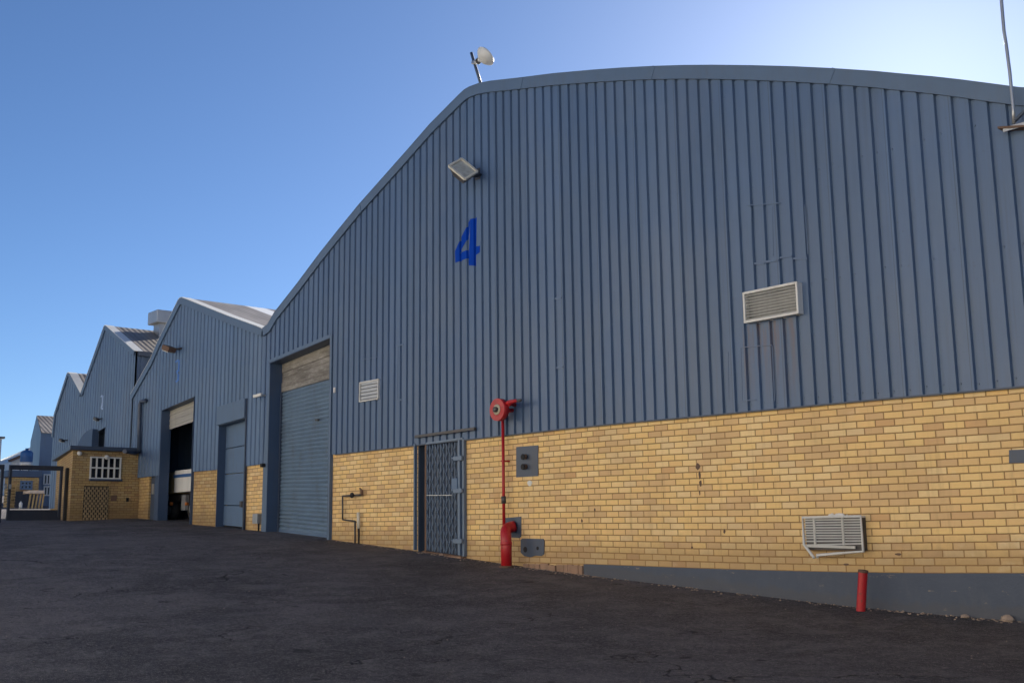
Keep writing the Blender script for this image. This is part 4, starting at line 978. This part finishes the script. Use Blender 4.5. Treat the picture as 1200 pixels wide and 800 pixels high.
mb = MB(); a1 = at(592,473,-.28); mb.tube([a1, at(597,471.5,-.3), at(604,469.5,-.3), at(608,469,-.3)], [.03,.04,.028,.02], 10); mb.tube([at(597,471,-.3), at(597,476,-.3)], .018, 8)
mb.tube([a1+Vector((0,0,0)), Vector((a1.x,-.05,a1.z))], .03, 8); mb.tube([p-ax*.1, Vector((p.x+.05,-.05,p.z))], .035, 8); mb.build('nozzle_arm', M['red'], t)
mb = MB(); q = at(609, 469, -.3); mb.lathe(q-Vector((.05,0,0)), (1,0,0), [(0,.03),(.06,.025),(.09,.018)], 10); mb.build('nozzle', M['steel'], t)
yP = -.12; tp = at(589.2, 488, yP); bt = at(588.4, 612, yP)
t = thing('riser_pipe', 'thin red water pipe climbing the brick wall up to the round hose reel', 'pipe', (bt.x, yP, bt.z))
mb = MB(); mb.tube([Vector((tp.x,yP,bt.z-.35)), Vector((tp.x,yP,tp.z))], .026, 12); mb.build('pipe', M['red'], t)
zv = at(588.7, 585.5, yP).z
mb = MB(); mb.lathe((tp.x-.1,yP,zv), (1,0,0), [(0,.02),(.0,.032),(.04,.032),(.05,.018),(.15,.018),(.16,.032),(.2,.032),(.2,.01)], 12); mb.lathe((tp.x,yP,zv-.06),(0,0,1),[(0,.04),(.12,.04)],12); mb.build('valve', M['steel'], t)
for py in (540,):
    z = at(589, py, yP).z; mb = MB(); mb.box(tp.x-.03, tp.x+.03, yP-.03, .0, z-.012, z+.012); mb.build('pipe_clip', M['red'], t)
# fat red elbow pipe
e0 = at(593.5, 661, -.30); z0 = gz(e0.x, -.3)-.05
k1 = at(594, 634, -.30); k2 = at(604, 618.5, -.02)
t = thing('standpipe', 'fat red elbow pipe rising from the tarmac into the brick wall below the hose reel', 'pipe', (e0.x, -.3, z0))
p0_ = Vector((e0.x,-.3,k1.z-.06)); p3_ = Vector((k2.x-.02,-.02,k2.z+.03)); q1_ = p0_+Vector((0,0,.26)); q2_ = p3_+Vector((-.10,-.16,-.03))
P = [(e0.x,-.3,z0)]+[p0_*(1-u)**3+q1_*3*u*(1-u)**2+q2_*3*u*u*(1-u)+p3_*u**3 for u in [i/9 for i in range(10)]]
mb = MB(); mb.tube(P, .088, 24); mb.build('pipe', M['red'], t)
mb = MB(); mb.lathe((e0.x,-.3,k1.z-.06), (0,0,1), [(0,.089),(.005,.095),(.05,.095),(.055,.089)], 24); mb.build('pipe_collar', M['red'], t)
mb = MB(); mb.lathe((P[0][0],-.3,gz(P[0][0],-.3)-.01), (0,0,1), [(0,.12),(.03,.12),(.035,.09)], 24); mb.build('base_flange', M['rust'], t)
# red post by the plinth
e0 = at(1009, 719, -.32); e0.z = gz(e0.x,-.32); tpz = at(1011.5, 667.5, -.32); 
t = thing('bollard', 'short slightly leaning red pipe post in front of the painted plinth', 'bollard', e0)
dv = (tpz-e0); mb = MB(); mb.tube([e0-dv*.15, e0+dv*.97], .052, 20, cap=False); mb.tube([e0+dv*.97, e0+dv*.6], [.044,.044], 20, cap=True); mb.build('post', M['red'], t)
mb = MB(); mb.lathe(e0+dv*.94, dv, [(0,.053),(.001,.057),(dv.length*.06,.057),(dv.length*.061,.046),(0,.045)], 20); mb.build('rim', M['rust'], t)

# steel plates let into the brickwork
def plate(pix, label, stubs=(), holes=(), jitter=0, proud=.012, name='steel_plate'):
    platemat = M['plate']
    P = [(at(*q).x, at(*q).z) for q in pix]; cx = sum(q[0] for q in P)/len(P); cz = min(q[1] for q in P)
    t = thing(name, label, 'plate', (cx, 0, cz)); mb = MB(); mb.prism(P[::-1] if False else P, -proud, .0); mb.build('sheet', platemat, t, weld=2)
    for px, py, r_ in stubs:
        q = at(px, py); mb = MB(); mb.tube([(q.x,.0,q.z),(q.x,-.05,q.z),(q.x,-.07,q.z-.004)], r_, 16); st = mb.build('pipe_stub', M['rust'], t)
        mb = MB(); mb.lathe((q.x,-.071,q.z-.004),(0,-1,0),[(0,r_*1.12),(.015,r_*1.12)],16); mb.build('stub_cap', M['dark'], st)
    for px, py, r_ in holes:
        q = at(px, py); mb = MB(); mb.lathe((q.x,-proud-.001,q.z),(0,-1,0),[(0,r_),(.004,r_)],16); mb.build('hole', M['dark'], t)
plate([(605.5,523.5),(631,521.5),(631,557.5),(605.5,559)], 'grey steel plate with two capped pipe stubs, right of the red riser pipe', stubs=((617,535,.042),(617,546.5,.042)), proud=.012)
plate([(592.5,606.5),(611,605),(611,628),(609,630),(592.5,629)], 'grey patch plate behind the fat red elbow pipe')
plate([(611,632),(613,630.5),(637,631),(638.5,633),(638,649),(635,651),(628,650.5),(622,652.5),(615,651),(611,647)], 'ragged grey patch plate with two dark holes low in the brickwork', holes=((616.5,643.5,.045),(631,642,.028)), proud=.016)
plate([(1183,527),(1240,525),(1240,541),(1183,542.5)], 'grey plate cut off by the right edge of the brick wall')
q = at(621, 566); mb = MB(); mb.prism([(q.x+.055*math.cos(a)*(1+.2*math.sin(3*a)), q.z+.045*math.sin(a)) for a in [i*math.pi/6 for i in range(12)]], -.01, .0); tag(mb.build('mortar_patch', M['white'], None, weld=2), 'small pale plaster dab just under the plate with two pipe stubs', 'patch')
# black pipework between roller door and gate
t = thing('gas_pipe', 'thin black bent pipe with a wheel valve on the brick between roller door and gate', 'pipe', at(417, 638, -.06))
Y = -.07; P = [at(*q, Y) for q in ((416,640),(416,610.5),(401.5,608.5),(401.5,581),(423,579.5))]
mb = MB(); mb.tube([P[0],P[1]], .018, 8); mb.tube([P[1]+Vector((.01,0,0)),P[2]], .016, 8); mb.tube([P[2],P[3]], .016, 8); mb.tube([P[3],P[4]], .018, 8); mb.build('pipe', M['steel'], t)
q = at(413.5, 580, Y-.02); mb = MB(); mb.lathe(q, (0,-1,0), [(0,.05),(.02,.055),(.04,.05),(.04,.01)], 16); mb.build('valve_wheel', M['dark'], t)
q = at(423, 576, Y); mb = MB(); mb.tube([at(424,580,Y), at(424,575,Y), at(421.5,571.5,Y-.02)], [.025,.032,.015], 10); mb.build('valve_lever', M['rust'], t)
mb = MB(); mb.tube([at(420.5,640,Y), at(420.5,616,Y)], .018, 8); mb.build('lower_pipe', M['dark'], t)
mb = MB(); a, b = at(420.3,619,Y), at(420,600,Y); mb.tube([a, b], .032, 12); mb.build('pipe_sleeve', M['cream'], t)
# meter boxes at the pier between the plank door and roller door
t = thing('tap_box', 'grey metal box on a short pipe at the foot of the brick pier', 'box', at(301, 622, -.1))
q = at(300.5, 608, -.1); mb = MB(); mb.box(q.x-.12, q.x+.10, -.14, -.0, q.z-.1, q.z+.12); mb.build('box_case', M['galv'], t, bevel=.01)
mb = MB(); mb.tube([at(303,622,-.08), at(303,606,-.08)], .02, 8); mb.build('pipe', M['dark'], t)

# knocked-out scars in the brick
def scar(pts, label):
    mb = MB()
    for px, py, wx, wz in pts:
        q = at(px, py); n = 7; rr = random.Random(int(px*py)); mb.prism([(q.x+wx*math.cos(i*2*math.pi/n)*rr.uniform(.6,1.1), q.z+wz*math.sin(i*2*math.pi/n)*rr.uniform(.7,1.1)) for i in range(n)], -.004, .0)
    return mb.build('scar', M['rust'], bw, weld=2)
scar([(818,546,.045,.05),(820,556,.02,.06),(821,566,.025,.05),(820,577,.012,.04)], '')
scar([(1053,649,.045,.018)], ''); scar([(992,661,.05,.014)], ''); scar([(849,622,.02,.03)], ''); scar([(697,597,.02,.025)], ''); scar([(682,610,.02,.03)], ''); scar([(811,641,.018,.022)], '')

# stones and crumbs along the wall
rnd = random.Random(21)
def stone(p, r_, mb):
    n = 7; q = Vector(p); sq = rnd.uniform(.45, .8); ph = rnd.uniform(0, 6)
    rings = []
    for k, (h, f) in enumerate(((-.4, .7), (.1, 1.), (.6, .75), (.95, .3))):
        rings.append([q+Vector((math.cos(ph+i*2*math.pi/n)*r_*f*rnd.uniform(.8,1.2), math.sin(ph+i*2*math.pi/n)*r_*f*.8*rnd.uniform(.8,1.2), h*r_*sq)) for i in range(n)])
    for A_, B2 in zip(rings, rings[1:]):
        for i in range(n): mb.face([A_[i], A_[(i+1)%n], B2[(i+1)%n], B2[i]])
    mb.face(rings[-1])
for px, py, r_, lab in ((1131,722,.055,'pale broken stone at the foot of the painted plinth'),(1181,729,.075,'largest pale broken stone, by the plinth near the right edge'),(517,652,.05,'small pale stone in front of the lattice gate')):
    q = at(px, py, -.08); q.z = gz(q.x, -.08)+.01; mb = MB(); stone(q, r_, mb); tag(mb.build('stone', M['stone']), lab, 'stone')
mb = MB()
for i in range(700):
    x = rnd.uniform(-19, -3.0) if i % 2 else rnd.gauss(rnd.choice((-15.5,-13.2,-11.9,-7.0,-5.7)), .5); y = -.03-abs(rnd.gauss(0, .09)); r_ = rnd.choice((.004,.006,.008,.012,.018))
    stone((x, y, gz(x, y)+.002), r_, mb)
for i in range(260):
    x = rnd.uniform(-22, -2); y = -rnd.uniform(.2, 9); stone((x, y, gz(x, y)+.006), rnd.uniform(.003, .009), mb)
o = mb.build('gravel', M['stone'], weld=False); tag(o, 'loose crumbs of stone scattered along the foot of the wall', 'gravel'); o['kind'] = 'stuff'
